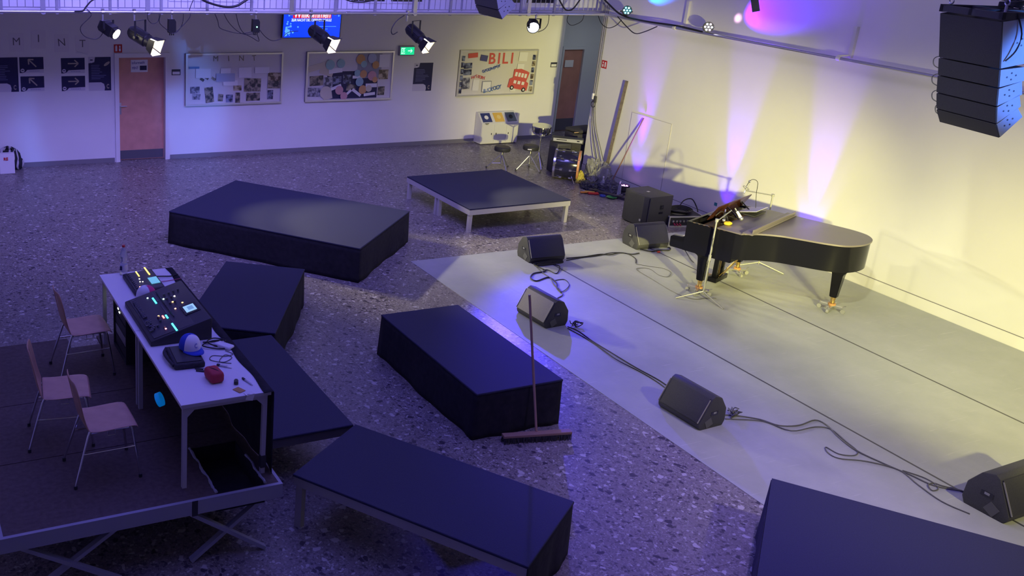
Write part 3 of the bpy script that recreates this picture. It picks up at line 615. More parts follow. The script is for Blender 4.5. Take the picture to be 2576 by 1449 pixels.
for x, z, a, c_, r_ in ((.25, .70, .42, .12, .25), (.45, .60, .30, .14, -.3), (.65, .62, .30, .10, .1), (1.75, .80, .24, .26, 0), (.68, .28, .24, .06, .35), (.95, .15, .20, .05, .7), (1.15, .16, .24, .06, -.6), (1.45, .12, .26, .06, .1), (1.48, .30, .26, .08, 0), (1.15, .48, .22, .06, 0), (.50, .10, .20, .12, .2)): pin(t, x, z, a, c_, PC[0] if x < .6 else M_PAPER, -r_, y=-.026)
for x, z, r_, i in ((1.20, .84, .10, 2), (1.28, .74, .07, 3), (1.46, .86, .10, 1), (1.55, .72, .08, 2), (.76, .76, .09, 3), (.52, .74, .10, 3), (1.14, .56, .07, 3), (1.28, .54, .08, 2), (1.48, .50, .10, 4), (1.20, .38, .09, 3), (1.55, .42, .06, 2), (.75, .22, .09, 4), (.86, .10, .08, 4), (1.28, .22, .09, 2), (1.42, .24, .07, 0), (.45, .18, .13, 0)):
    MB().cyl((x, -.022-.0008*len(t.children), z), (x, -.0215-.0008*len(t.children), z), r_, n=20).obj('round_sticker', PC[i], t)
t, w, h = board(-1.418, .590, 1.040, 2.034, 'framed notice board titled BILI with a red bus cutout')
MR = mat('letter_red', (.62, .10, .09), .6); MBL = mat('letter_blue', (.05, .10, .40), .6)
for k, s in enumerate('BILI'): text('letter', s, .33, MR, FB((.82, 1.0, 1.16, 1.34)[k], -.032, h-.20), t, bold=.006)
for k, s in enumerate('GEOGRAPHY'): text('letter', s, .085, MBL, FB(.62+.05*k, -.05, .53+.014*k, .3*(-1)**k), t, bold=.002)
for k, s in enumerate('HISTORY'): text('letter', s, .09, MR, FB(.36+.05*k, -.05, .43-.012*abs(k-2), .25*(-1)**k), t, bold=.002)
for k, s in enumerate('BIOLOGY'): text('letter', s, .12, mat('letter_midblue', (.06, .14, .42), .6), FB(.70+.065*k, -.052, .10+.014*k, .12*(-1)**k), t, bold=.002)
pin(t, .32, .88, .24, .10, mat('card_red', (.60, .10, .08), .6), -.08, 'card')
for x, z, a, c_, i in ((.22, .66, .20, .12, 2), (.22, .52, .20, .12, 2), (.20, .28, .20, .24, 1)): pin(t, x, z, a, c_, PH[i], -.04, 'photo')
for x, z, a, c_ in ((.46, .24, .16, .24), (1.62, .84, .22, .20), (1.58, .62, .18, .12), (1.44, .13, .14, .10)): pin(t, x, z, a, c_, M_PAPER, .04)
pin(t, .74, .20, .24, .24, mat('frame_grey', (.3, .3, .35), .5), 0, 'certificate'); pin(t, .74, .20, .21, .21, M_PAPER, 0, y=-.026)
f = pin(t, .60, .82, .18, .13, mat('flag_blue', (.08, .08, .25), .6), .15, 'flag'); b = MB(); b.box((.60, -.045, .82), (.18, .001, .03), ry=.15); b.box((.60, -.0453, .82), (.03, .001, .13), ry=.15); b.obj('flag_cross', MR, t)
for k in range(6): pin(t, .08 if k % 2 else .07, .12+.14*k, .07, .11, PH[2], 0, 'photo'); pin(t, w-.10, .12+.14*k, .07, .11, PH[2 if k % 2 else 3], 0, 'photo')
# red bus cutout (upper deck, lower deck, windows, wheels)
b = MB(); T = FB(1.30, -.047, .12, -.18); b.prism([(-.02, .05), (.50, .05), (.50, .22), (.43, .25), (.46, .45), (.40, .47), (.22, .50), (.04, .46), (.06, .28), (-.02, .24)], 0, .006, M=T); b.obj('bus_cutout', MR, t)
b = MB()
for k in range(4): b.prism([(.09+k*.085, .32), (.15+k*.085, .32), (.15+k*.085, .41), (.09+k*.085, .41)], .007, .009, M=T)
for k in range(3): b.prism([(.10+k*.11, .16), (.17+k*.11, .16), (.17+k*.11, .23), (.10+k*.11, .23)], .007, .009, M=T)
b.obj('bus_windows', M_PAPER, t)
for x in (.09, .41):
    b = MB(); b.cyl(T @ Vector((x, .06, .006)), T @ Vector((x, .06, .010)), .05, n=16); b.obj('bus_wheel', mat('wheel_black', (.02, .02, .03), .6), t)
    b = MB(); b.cyl(T @ Vector((x, .06, .010)), T @ Vector((x, .06, .012)), .025, n=12); b.obj('bus_hub', M_PAPER, t)

# bags at the left edge
t = thing('paper_bag', 'white paper carrier bag with red print, at the left edge by the wall', 'bag', (-10.84, -.33, 0))
MB().prism([(-.14, -.07), (.12, -.07), (.12, .07), (-.14, .07)], 0, .36, bev=.008).obj('body', M_PAPER, t)
text('print', 'RE', .07, M_SIGNR, FB(-.03, -.075, .27), t, bold=.003)
t = thing('backpack', 'black and white zebra-patterned bag behind the paper bag', 'bag', (-10.78, -.15, 0))
zm = mat('zebra_fabric', (.02, .02, .03), .8); nt = zm.node_tree; n = nt.nodes.new('ShaderNodeTexWave'); n.inputs['Scale'].default_value = 3.2; n.inputs['Distortion'].default_value = 9; n.inputs['Detail'].default_value = 1
r = nt.nodes.new('ShaderNodeValToRGB'); r.color_ramp.interpolation = 'CONSTANT'; r.color_ramp.elements[1].position = .72; r.color_ramp.elements[0].color = (.012, .012, .02, 1); r.color_ramp.elements[1].color = (.5, .48, .5, 1)
tc = nt.nodes.new('ShaderNodeTexCoord'); nt.links.new(tc.outputs['Object'], n.inputs[0]); nt.links.new(n.outputs[0], r.inputs[0]); nt.links.new(r.outputs[0], nt.nodes['Principled BSDF'].inputs['Base Color'])
b = MB(); b.ball((-.02, 0, .22), .2, (1.15, .62, 1.1)); b.ball((.14, 0, .12), .12, (1, .8, 1)); b.obj('body', zm, t, smooth=True)
MB().tube([(-.1, -.10, .40), (-.05, -.14, .47), (.05, -.12, .44), (.1, -.08, .36)], .014).obj('handle', zm, t, smooth=True)
# ---------------------------------------------------------------- stage decks
def skirt_mesh(L, Wd, h, sides, wob=.012, flare=.015, seed=0):
    rnd = random.Random(seed); b = MB()
    segs = {'f': [(0, 0), (L, 0)], 'r': [(L, 0), (L, Wd)], 'b': [(L, Wd), (0, Wd)], 'l': [(0, Wd), (0, 0)]}
    nrm = {'f': (0, -1), 'r': (1, 0), 'b': (0, 1), 'l': (-1, 0)}
    order = [s for s in 'frbl' if s in sides]; nz = 8
    for s in order:
        (ax, ay), (bx, by) = segs[s]; n = 26; nx, ny = nrm[s]; ph = rnd.random()*6; grid = []
        for i in range(n+1):
            t = i/n; col = []
            for k in range(nz+1):
                v = k/nz; z = h*(1-v); e = min(t, 1-t)
                off = .004+v*flare+wob*v*math.sin(ph+t*9+v*1.5)+wob*.6*v*math.sin(ph*2+t*23)
                tx = ax+(bx-ax)*t; ty = ay+(by-ay)*t
                # follow the neighbouring sides at the corners so the cloth stays closed
                ex = (t-.5)*2*(abs(t-.5)*2)**14*(.004+v*flare)
                dx, dy = (bx-ax), (by-ay); l = math.hypot(dx, dy)
                off2 = off if e > .04 else (.004+v*flare)
                col.append(b.bm.verts.new((tx+nx*off2+dx/l*ex, ty+ny*off2+dy/l*ex, max(.002, z))))
            grid.append(col)
        for i in range(n):
            for k in range(nz): b.bm.faces.new((grid[i][k], grid[i+1][k], grid[i+1][k+1], grid[i][k+1]))
    return b
def deck(label, loc, rz, L, Wd, h, covered='frbl', legs=True, seed=1, topcloth=False, group=None, frame=None, open_rail=True):
    t = thing('stage_platform', label, 'stage platform', loc, rz, group)
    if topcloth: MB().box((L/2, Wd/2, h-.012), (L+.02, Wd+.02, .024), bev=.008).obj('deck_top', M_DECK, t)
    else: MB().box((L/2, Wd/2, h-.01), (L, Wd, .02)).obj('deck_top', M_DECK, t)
    b = MB()
    for x0, x1, y0, y1 in ((0, L, 0, .05), (0, L, Wd-.05, Wd), (0, .05, .05, Wd-.05), (L-.05, L, .05, Wd-.05)):
        b.b2(x0, x1, y0, y1, h-.105, h-.022)
        if x1-x0 > Wd: pass
    b.obj('deck_frame', frame or M_ALU, t)
    if legs:
        for x in (.045, L-.045):
            for y in (.045, Wd-.045): MB().b2(x-.03, x+.03, y-.03, y+.03, 0, h-.105).obj('leg', frame or M_ALU, t)
    if covered:
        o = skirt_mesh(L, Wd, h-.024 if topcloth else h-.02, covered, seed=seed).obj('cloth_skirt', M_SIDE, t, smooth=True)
        sd = o.modifiers.new('s', 'SOLIDIFY'); sd.thickness = .003
    return t
# drum riser: two 2 x 1 m decks side by side, bare aluminium
ca, sa = math.cos(.0179), math.sin(.0179)
for k, l in ((0, 'bare aluminium stage deck with dark top, the half of the low riser nearer the piano'), (1, 'bare aluminium stage deck with dark top, the half of the low riser nearer the drums')):
    ly = k*1.0
    deck(l, (-4.4555-sa*ly, -5.5353+ca*ly, 0), .0179, 2.0, 1.0, .399, covered='', group='aluminium riser decks')
deck('large black cloth-covered platform in the middle of the hall floor', (-9.1243, -4.7513, 0), -.8428, 3.0, 2.0, .5, seed=2, topcloth=True)
deck('black cloth-covered platform with the broom leaning at its end', (-7.8907, -9.1132, 0), -1.5728, 2.0, 1.0, .5, seed=3, topcloth=True)
M_DFR = mat('deck_frame_shaded', (.16, .15, .16), .5, .3)  # aluminium frame, shade put into its darker colour
M_SKB = mat('brown_fabric_skirt', (.06, .045, .04), .9, noise=.25, nscale=20, bump=.3)
t = deck('black platform behind the mixing table, nearest the large covered platform', (-9.016, -6.981, 0), R(-122.3), 2.0, 1.0, .5, covered='br', seed=4, topcloth=True)
t.children[-1].data.materials.clear(); t.children[-1].data.materials.append(M_SKB)
deck('black platform directly beside the near half of the mixing table', (-10.30, -9.249, 0), R(-90), 2.0, 1.0, .5, covered='', frame=M_DFR, seed=5, topcloth=True)
t = deck('foremost black platform with a fabric-covered end at the bottom of the picture', (-10.104, -11.825, 0), R(-56.15), 2.0, 1.0, .5, covered='r', seed=6, topcloth=True, frame=mat('dull_aluminium', (.42, .41, .42), .45, .4))
t.children[-1].data.materials.clear(); t.children[-1].data.materials.append(M_SKB)
deck('wide dark grey platform on the vinyl in the lower right corner', (-7.873, -14.476, 0), R(-51.25), 3.0, 2.0, .5, covered='frbl', seed=7, topcloth=False)

# ---------------------------------------------------------------- scissor platform under the mixing desk
HP = .6
M_FR = mat('platform_frame_grey', (.34, .34, .40), .5, .2)
def fohdeck(label, y1, y0, hole=None, scissors=False):
    t = thing('scissor_platform', label, 'stage platform', (-12.40, y0, 0), 0, 'scissor platforms under the mixing desk'); L = 2.07; Wd = y1-y0
    b = MB()
    if hole:
        hx0, hx1, hy0, hy1 = hole
        b.b2(0, hx0, .0, Wd-.008, HP-.02, HP); b.b2(hx1, L, 0, Wd-.008, HP-.02, HP); b.b2(hx0, hx1, hy1, Wd-.008, HP-.02, HP)
        if hy0 > 0: b.b2(hx0, hx1, 0, hy0, HP-.02, HP)
    else: b.b2(0, L, .0, Wd-.008, HP-.02, HP)
    b.obj('deck_board', M_BROWN, t)
    b = MB(); fy = -.03 if hole else .0; tz = HP+.001 if hole else HP-.021
    b.b2(0, L, fy, fy+.03, HP-.12, tz); b.b2(0, L, Wd-.04, Wd-.008, HP-.12, HP-.021); b.b2(-.03, 0, fy, Wd-.006, HP-.12, HP+.001); b.b2(L, L+.025, fy, Wd-.006, HP-.12, HP+.001)
    b.obj('deck_frame', M_FR, t)
    for yy in (.0, Wd-.10):
        for xa, xb in ((.12, .83), (1.36, 1.98)):
            # crossed legs: one plane slightly behind the other
            k1 = MB(); k1.bar((xa, yy+.02, HP-.13), (xb+.0, yy+.02, .012), .05, .03); k1.obj('leg', M_FR, t)
            k2 = MB(); k2.bar((xb, yy+.055, HP-.13), (xa+.02, yy+.055, .012), .05, .03); k2.obj('leg', M_FR, t)
    return t
t = fohdeck('scissor-leg platform nearest the camera with a cloth-lined opening at its right', -11.10, -12.04, hole=(1.57, 1.96, .01, .70))
b = MB(); b.b2(1.57, 1.96, .01, .70, .44, .446); b.b2(1.565, 1.575, .01, .70, .44, .600); b.b2(1.955, 1.962, .01, .70, .44, .600); b.b2(1.57, 1.96, .005, .012, .44, .600); b.b2(1.57, 1.96, .695, .70, .44, .600)
b.obj('cloth_lining', M_SIDE, t)
b = MB()
for (x0, y_0, x1, y_1) in ((1.565, .70, 1.565, .02), (1.965, .45, 1.965, .02)):
    pts = [(x0+random.uniform(-.006, .006), y_0+(y_1-y_0)*i/9, .603+random.uniform(0, .006)) for i in range(10)]; b.tube(pts, [random.uniform(.006, .014) for _ in range(60)], n=6)
b.obj('frayed_edge', M_FR, t, smooth=True)
b = MB(); b.b2(1.36, 1.405, -.034, -.0305, HP-.13, HP+.002); b.obj('tape_band', M_PLAS, t)
fohdeck('middle scissor-leg platform under the two nearer plywood chairs', -10.15, -11.10)
fohdeck('rear scissor-leg platform under the farthest plywood chair', -9.13, -10.15)
t = thing('wooden_board', 'brown board edging the rear platform at its left', 'board', (-11.90, -9.0, 0)); b = MB(); b.b2(-.53, .53, -.125, .12, .56, .585); b.obj('board', M_BROWN, t)
b = MB(); b.b2(-.50, -.45, -.1, -.05, 0, .56); b.b2(.45, .50, -.1, -.05, 0, .56); b.obj('support', M_FR, t)
t = thing('wooden_board', 'brown board edging the rear platform below the table end', 'board', (-10.72, -9.0, 0)); b = MB(); b.b2(-.36, .36, -.125, .10, .56, .585); b.obj('board', M_BROWN, t)
b = MB(); b.b2(-.33, -.28, -.1, -.05, 0, .56); b.b2(.28, .33, -.1, -.05, 0, .56); b.obj('support', M_FR, t)
# black stand feet and yellow box at the lower left edge
t = thing('tripod_base', 'black tripod feet on the floor under the platform at the lower left', 'stand', (-12.72, -12.62, 0))
b = MB(); b.tube([(-.5, .35, .05), (0, 0, .22)], .022, sm=1); b.tube([(.62, .12, .03), (0, 0, .22)], .022, sm=1); b.tube([(-.45, -.40, .03), (0, 0, .22)], .022, sm=1); b.cyl((0, 0, .15), (0, 0, .5), .03, n=12); b.obj('legs', M_PLAS, t, smooth=True)
t = thing('storage_box', 'dull yellow box on the floor at the bottom left corner', 'box', (-12.62, -12.95, 0)); MB().b2(-.2, .14, -.3, .10, 0, .12, bev=.01).obj('body', mat('yellow_box', (.35, .28, .02), .6), t)
MB().b2(-.19, .13, -.29, .09, .12, .128).obj('lid', mat('yellow_box', (.35, .28, .02), .6), t)

# tables
def table(label, y1, y0):
    t = thing('table', label, 'table', (-11.08, y0, HP), 0, None); L = .715; Wd = y1-y0; h = .73
    MB().b2(0, L, 0, Wd, h-.022, h, bev=.003).obj('tabletop', M_WHITE, t)
    b = MB(); b.b2(.02, L-.02, .02, .045, h-.065, h-.022); b.b2(.02, L-.02, Wd-.045, Wd-.02, h-.065, h-.022); b.b2(.02, .045, .045, Wd-.045, h-.065, h-.022); b.b2(L-.045, L-.02, .045, Wd-.045, h-.065, h-.022); b.b2(0, L, -.002, .0, h-.03, h-.002)
    for x in (.02, L-.055):
        for s in (1,): b.prism([(x+.035 if x < .3 else x, h-.065), ((x+.09) if x < .3 else x-.055, h-.065), (x+.035 if x < .3 else x, h-.12)], .02, .045, M=Matrix.Translation((0, .065, 0)) @ Matrix.Rotation(PI/2, 4, 'X'))
    b.obj('table_frame', M_GREYF, t)
    for x in (.02, L-.055):
        for y in (.02, Wd-.055): MB().b2(x, x+.035, y, y+.035, 0, h-.065).obj('leg', M_GREYF, t)
    return t
ta = table('white table carrying the two mixing consoles, farther half of the pair', -9.11, -10.505)
tb = table('white table with caps and small tools, nearer half of the pair', -10.51, -11.90)
MB().b2(.655, .70, .012, .06, .055, .16).obj('black_tape', M_PLAS, tb)
# black cloth hanging on the hall side of the tables
b = MB(); n = 60
rows = []
for i in range(n+1):
    y = -9.12-(2.80)*i/n; col = []
    for k in range(9):
        v = k/8; z = 1.325-.80*v if i < 52 else 1.325-(.725)*v
        x = -10.352+.010*math.sin(i*.7)*v+.02*v*math.sin(i*.23+1)+.005
        col.append(b.bm.verts.new((x, y, max(.607, z))))
    rows.append([b.bm.verts.new((-10.42+.01*math.sin(i*.5), y, 1.336))]+[b.bm.verts.new((-10.352, y, 1.338))]+col)
for i in range(n):
    for k in range(len(rows[0])-1): b.bm.faces.new((rows[i][k], rows[i+1][k], rows[i+1][k+1], rows[i][k+1]))
o = b.obj('molton_curtain', M_SIDE, smooth=True, label='black cloth hanging down the hall side of both white tables', cat='curtain')
s_ = o.modifiers.new('s', 'SOLIDIFY'); s_.thickness = .004

# chairs: plywood shell, chrome frame
def chair():
    t = thing('chair', None, 'chair')
    # shell profile in local x (forward) / z, swept over width
    prof = [(.235, .425), (.225, .445), (.18, .455), (.05, .448), (-.08, .442), (-.145, .455), (-.175, .50), (-.195, .58), (-.215, .70), (-.235, .80), (-.245, .85)]
    def shell(i0, i1, name, m, off):
        b = MB(); n = 10; g = []
        P = prof[i0:i1]
        for j, (px, pz) in enumerate(P):
            k = i0+j; col = []
            if k <= 5: wd = .205 if k > 1 else .195
            else: wd = [.19, .175, .185, .18, .13][k-6]
            for q in range(n+1):
                s = -1+2*q/n; crv = .018*s*s if k >= 6 else -.0*s
                col.append((px+crv+(off[0] if k >= 6 else 0), s*wd, pz+(off[1] if k < 6 else 0)+(-.012*s*s if k in (0,) else 0)))
            g.append(col)
        V = [[b.bm.verts.new(c) for c in col] for col in g]
        for j in range(len(V)-1):
            for q in range(n):
                if i0 == 0 and False: pass
                if i1 > 9 and (i0+j) == 8 and q in (4, 5): continue    # grip hole
                b.bm.faces.new((V[j][q], V[j][q+1], V[j+1][q+1], V[j+1][q]))
        o = b.obj(name, m, t, smooth=True); s = o.modifiers.new('s', 'SOLIDIFY'); s.thickness = .011; s.offset = 0
        s2 = o.modifiers.new('b', 'SUBSURF'); s2.levels = 1; s2.render_levels = 1
    shell(0, 6, 'seat', M_PLY, (0, 0)); shell(5, 11, 'backrest', M_PLY, (0, 0))
    for s in (-1, 1):
        y = s*.155; yo = s*.215
        MB().tube([(.17, y, .425), (.19, y+s*.01, .405), (.24, yo, .02)], .0105, n=8, sm=3).obj('leg', M_CHROME, t, smooth=True)
        MB().tube([(-.12, y, .425), (-.145, y+s*.01, .405), (-.26, yo, .02)], .0105, n=8, sm=3).obj('leg', M_CHROME, t, smooth=True)
        MB().tube([(.17, y, .425), (.02, y, .43), (-.12, y, .425)], .0105, n=8, sm=2).obj('seat_rail', M_CHROME, t, smooth=True)
        MB().tube([(.205, yo*.9, .27), (-.19, yo*.9, .27)], .006, n=6, sm=1).obj('stretcher', M_CHROME, t, smooth=True)
        q = MB(); q.tube([(.0, y+s*.012, .425), (.0, y+s*.014, .385), (.06, y+s*.014, .385), (.06, y+s*.012, .425)], .004, n=6, sm=1); q.obj('linking_hook', M_CHROME, t, smooth=True)
        for x in (.24, -.26): MB().cyl((x, yo, 0), (x, yo, .028), .014, n=10).obj('foot_cap', M_PLAS, t)
    b = MB(); b.tube([(.17, -.155, .425), (.17, .155, .425)], .009, n=6, sm=1); b.tube([(-.12, -.155, .425), (-.12, .155, .425)], .009, n=6, sm=1); b.obj('cross_tube', M_CHROME, t, smooth=True)
    return t
ch = chair(); ch['label'] = 'plywood chair with chrome legs standing nearest the camera'
ch['group'] = 'plywood chairs at the mixing tables'
ch.location = (-11.56, -11.40, HP); ch.rotation_euler.z = R(1)
c2 = dup(ch); c2['label'] = 'plywood chair seen from the front side, behind the nearest chair at the left'; c2.location = (-11.77, -10.80, HP); c2.rotation_euler.z = R(-8)
c3 = dup(ch); c3['label'] = 'plywood chair farthest away, beside the small mixing console'; c3.location = (-11.36, -9.64, HP); c3.rotation_euler.z = R(2)

# ---------------------------------------------------------------- things on the tables
TT = 1.331
def led(t, p, r, c, es=8, name='indicator_light', L=None, ax=1):
    m = mat('led_%02d%02d%02d_%d' % (*[int(99*v) for v in c], es), c, .4, emit=c, es=es)
    b = MB()
    if L: b.box(p, (r*1.4, L, .004) if ax else (L, r*1.4, .004))
    else: b.cyl((p[0], p[1], p[2]-.002), (p[0], p[1], p[2]+.003), r, n=10)
    b.obj(name, m, t)
def console(name, label, x, y, D, Wd, h0, h1, big):
    t = thing(name, label, 'mixing console', (x, y, TT))     # origin: front left corner, local x = depth, y = -width
    b = MB(); b.prism([(0, 0), (D, 0), (D, h1), (D*.97, h1+.004), (0.0, h0)], 0, Wd, M=Matrix.Rotation(PI/2, 4, 'X'), bev=.008); b.obj('body', M_PLAS, t, smooth=True)
    sl = (h1-h0)/D
    T = Matrix.Translation((0, 0, h0)) @ Matrix.Rotation(-math.atan(sl), 4, 'Y')
    e = thing('control_panel_frame', None, None); bpy.data.objects.remove(e)
    def on(u, v, z=.006): return T @ Vector((u*D*math.hypot(1, sl), -v*Wd, z))
    MB().box(on(.5, .5, .004), (D*.9, Wd*.94, .004), ry=-math.atan(sl)).obj('control_panel', mat('panel_dark', (.03, .03, .045), .45), t)
    ry = -math.atan(sl)
    def pl(nm, u, v, du, dv, m, z=.008, h=.004): MB().box(on(u, v, z), (du, dv, h), ry=ry).obj(nm, m, t)
    def em(nm, u, v, du, dv, c, es): pl(nm, u, v, du, dv, mat('led_%02d%02d%02d_%d' % (*[int(99*q) for q in c], es), c, .4, emit=c, es=es))
    fm = mat('fader_cap', (.12, .12, .14), .5); km = mat('knob_grey', (.10, .10, .12), .5)
    if big:
        for k in range(16): pl('fader', .13+random.uniform(-.004, .004), .10+.028*k, .035, .012, fm, z=.016, h=.012)
        for k in range(8): pl('fader', .13+random.uniform(-.04, .04)*(k % 2), .62+.03*k, .035, .012, fm, z=.016, h=.012)
        for k in range(24):
            b = MB(); p = on(.52, .08+.027*k, .006); b.cyl(p, T @ (T.inverted() @ p+Vector((0, 0, .014))), .006, n=8); b.obj('knob', km, t)
        for u, v in ((.60, .2), (.68, .2), (.76, .2), (.60, .3), (.68, .3), (.84, .2), (.60, .42), (.68, .42), (.3, .62), (.3, .70), (.22, .78), (.3, .85)):
            b = MB(); p = on(u, v, .006); b.cyl(p, T @ (T.inverted() @ p+Vector((0, 0, .018))), .010, n=10); b.obj('knob', km, t)
        for v in (.16, .5, .8): pl('label_strip', .46, v, .012, .22, mat('strip_grey', (.07, .07, .09), .5))
        pl('screen_surround', .81, .665, .14, .19, M_DARKW, z=.009, h=.006)
        pl('display', .81, .665, .095, .125, mat('display_glow', (.3, .5, .6), .3, emit=(.30, .55, .68), es=.9), z=.0135)
        pl('display_window', .82, .665, .05, .07, mat('display_glow2', (.2, .4, .5), .3, emit=(.12, .26, .36), es=.9), z=.0158, h=.001)
        for k in range(8): pl('key', .70, .61+.022*k, .006, .012, km, z=.013)
        CY = (.05, .8, .85); WH = (.6, 1, .9); OR = (1, .55, .12); RD = (1, .18, .15)
        em('indicator_light', .415, .235, .014, .13, CY, 4)
        for (u, v, c) in ((.346, .125, WH), (.555, .27, WH), (.649, .40, OR), (.773, .488, OR), (.733, .295, (1, .9, .8)), (.617, .557, (1, .4, .2)), (.323, .579, OR), (.303, .875, (1, .3, .4))): em('indicator_light', u, v, .013, .013, c, 6)
        em('indicator_light', .378, .632, .014, .055, RD, 4); em('indicator_light', .426, .651, .014, .07, CY, 4)
        for k in range(6): em('indicator_light', .43, .83+.029*k, .014, .018, CY, 5)
    else:
        YL = (1, .70, .08)
        em('indicator_light', .45, .16, .010, .13, YL, 4)
        em('indicator_light', .80, .10, .012, .20, YL, 4)
        for (u, v) in ((.40, .42), (.36, .56), (.44, .58)): em('indicator_light', u, v, .010, .010, (1, .9, .7), 5)
        em('indicator_light', .25, .80, .010, .010, (1, .3, .2), 6)
        pl('display', .80, .62, .085, .16, mat('display_teal', (.1, .4, .45), .3, emit=(.12, .42, .52), es=.9), z=.010)
        for k in range(10): pl('fader', .15, .12+.08*k, .02, .012, fm, z=.014, h=.010)
    return t
console('mixing_console', 'large black mixing console with lit screen on the farther white table', -11.03, -9.95, .53, .91, .045, .19, True)
console('mixing_console', 'small black mixing console with yellow lights beside the water bottle', -10.885, -9.25, .29, .50, .035, .06, False)

# water bottle
t = thing('water_bottle', 'clear plastic water bottle with red cap at the far table end', 'bottle', (-10.85, -9.165, TT))
gl = mat('clear_plastic', (.9, .92, 1.0), .08, trans=.75)
o = MB().lathe([(.03, 0), (.036, .008), (.036, .10), (.030, .125), (.030, .14), (.037, .17), (.036, .21), (.024, .255), (.013, .275), (.013, .29)], n=20).obj('body', gl, t, smooth=True)
MB().lathe([(.015, .285), (.015, .305)], n=14).obj('cap', mat('cap_red', (.55, .03, .05), .4), t)
MB().lathe([(.0368, .045), (.0368, .105)], n=20).obj('label', mat('label_white', (.6, .6, .72), .5), t); MB().box((-.030, -.022, .075), (.02, .02, .04), rz=.8).obj('label_print', M_NAVY, t)

# caps
def cap(label, loc, rz, c1, c2, letter=None):
    t = thing('baseball_cap', label, 'cap', loc, rz)
    def dome(u0, u1, m, nm):
        b = MB(); n = 12; k = 8; g = []
        for i in range(n+1):
            a = u0+(u1-u0)*i/n; col = []
            for j in range(k+1):
                e = j/k*PI/2; r = .088*math.cos(e)**.75 if j < k else 0.0
                col.append(b.bm.verts.new((r*math.cos(a)*1.08, r*math.sin(a), .012+.115*math.sin(e)**.9)))
            g.append(col)
        for i in range(n):
            for j in range(k): 
                try: b.bm.faces.new((g[i][j], g[i+1][j], g[i+1][j+1], g[i][j+1]))
                except Exception: pass
        b.obj(nm, m, t, smooth=True)
    dome(-PI*.36, PI*.36, c1, 'front_panel'); dome(PI*.36, PI*1.64, c2, 'mesh_back')
    b = MB(); n = 14; vi = []; vo = []
    for i in range(n+1):
        a = -PI*.40+PI*.80*i/n; vi.append(b.bm.verts.new((.094*math.cos(a), .088*math.sin(a), .014))); s = math.cos(a/.8*.8)
        vo.append(b.bm.verts.new((.094*math.cos(a)+.075*max(0, math.cos(a*1.12)), .092*math.sin(a), .012-.012*abs(math.sin(a)))))
    for i in range(n): b.bm.faces.new((vi[i], vi[i+1], vo[i+1], vo[i]))
    o = b.obj('visor', c2, t, smooth=True); s = o.modifiers.new('s', 'SOLIDIFY'); s.thickness = .004
    MB().ball((0, 0, .128), .007, seg=8).obj('button', c2, t)
    if letter: text('letter', letter, .055, mat('cap_letter', (.25, .25, .6), .6), Matrix.Translation((.0935, 0, .058)) @ Matrix.Rotation(PI/2, 4, 'Z') @ Matrix.Rotation(PI/2-.12, 4, 'X'), t, bold=.0015, sx=.65)
    return t
M_CB = mat('cap_blue', (.02, .06, .50), .8); M_CW = mat('cap_white', (.80, .80, .84), .8)
# black tray with the blue cap
t = thing('laptop_bag', 'flat black padded case lying under the blue and white cap', 'case', (-10.83, -11.17, TT), R(-4))
MB().box((0, 0, .024), (.25, .36, .048), bev=.016, seg=3).obj('case', M_BLACK, t, smooth=True); MB().box((.0, 0, .051), (.20, .30, .010), bev=.004).obj('lid', M_PLAS, t)
MB().tube([(-.125, -.15, .03), (-.15, -.02, .035), (-.15, .10, .03), (-.12, .17, .035)], .014, sm=4).obj('rolled_edge', M_BLACK, t, smooth=True)
cap('blue and white mesh cap with a letter C on the black case', (-10.77, -11.10, TT+.057), R(-75), M_CW, M_CB, 'C')
cap('white cap with pink front between the two mixing consoles', (-10.80, -9.83, TT), R(-15), mat('cap_pink', (.65, .05, .22), .8), M_CW)
t = thing('zip_pouch', 'small red zip pouch near the edge of the nearer white table', 'pouch', (-10.72, -11.58, TT), R(4))
MB().box((0, 0, .045), (.115, .17, .09), bev=.028, seg=3).obj('body', mat('pouch_red', (.42, .03, .05), .7, bump=.3, nscale=30), t, smooth=True)
MB().tube([(-.03, .06, .086), (0, 0, .093), (.03, -.06, .086)], .003).obj('zip', M_PLAS, t)
t = thing('computer_mouse', 'white device beside the tangled black cables on the table', 'device', (-10.455, -11.04, TT), R(35)); MB().box((0, 0, .014), (.08, .17, .028), bev=.013, seg=3).obj('body', M_WHITE, t, smooth=True)
cable('tangle of black cables next to the large mixing console on the table', [(-10.60, -10.92, TT+.01), (-10.50, -10.98, TT+.03), (-10.42, -10.92, TT+.01), (-10.50, -10.89, TT+.02), (-10.58, -10.97, TT+.03), (-10.50, -11.03, TT+.01), (-10.42, -10.98, TT+.03), (-10.52, -10.93, TT+.015), (-10.63, -11.0, TT+.02), (-10.54, -11.07, TT+.01), (-10.46, -11.09, TT+.01), (-10.41, -11.0, TT+.01)], r=.0055)
cable('thin grey cable looped on the white table behind the red pouch', [(-10.47, -11.12, TT+.004), (-10.43, -11.2, TT+.004), (-10.50, -11.22, TT+.004), (-10.60, -11.18, TT+.004), (-10.64, -11.25, TT+.004), (-10.55, -11.32, TT+.004), (-10.46, -11.26, TT+.004), (-10.5, -11.20, TT+.006), (-10.58, -11.30, TT+.004), (-10.5, -11.36, TT+.004)], r=.003, m=M_RUBG)
cable('black power cable from the small mixing console over the table edge', [(-10.60, -9.38, TT+.03), (-10.52, -9.35, TT+.012), (-10.43, -9.37, TT+.012), (-10.36, -9.36, TT+.02)], r=.006)
cable('thin pink cable from the small mixing console over the table edge', [(-10.60, -9.50, TT+.02), (-10.52, -9.47, TT+.006), (-10.43, -9.46, TT+.006), (-10.36, -9.47, TT+.018)], r=.0035, m=mat('pink_cable', (.6, .1, .2), .5))
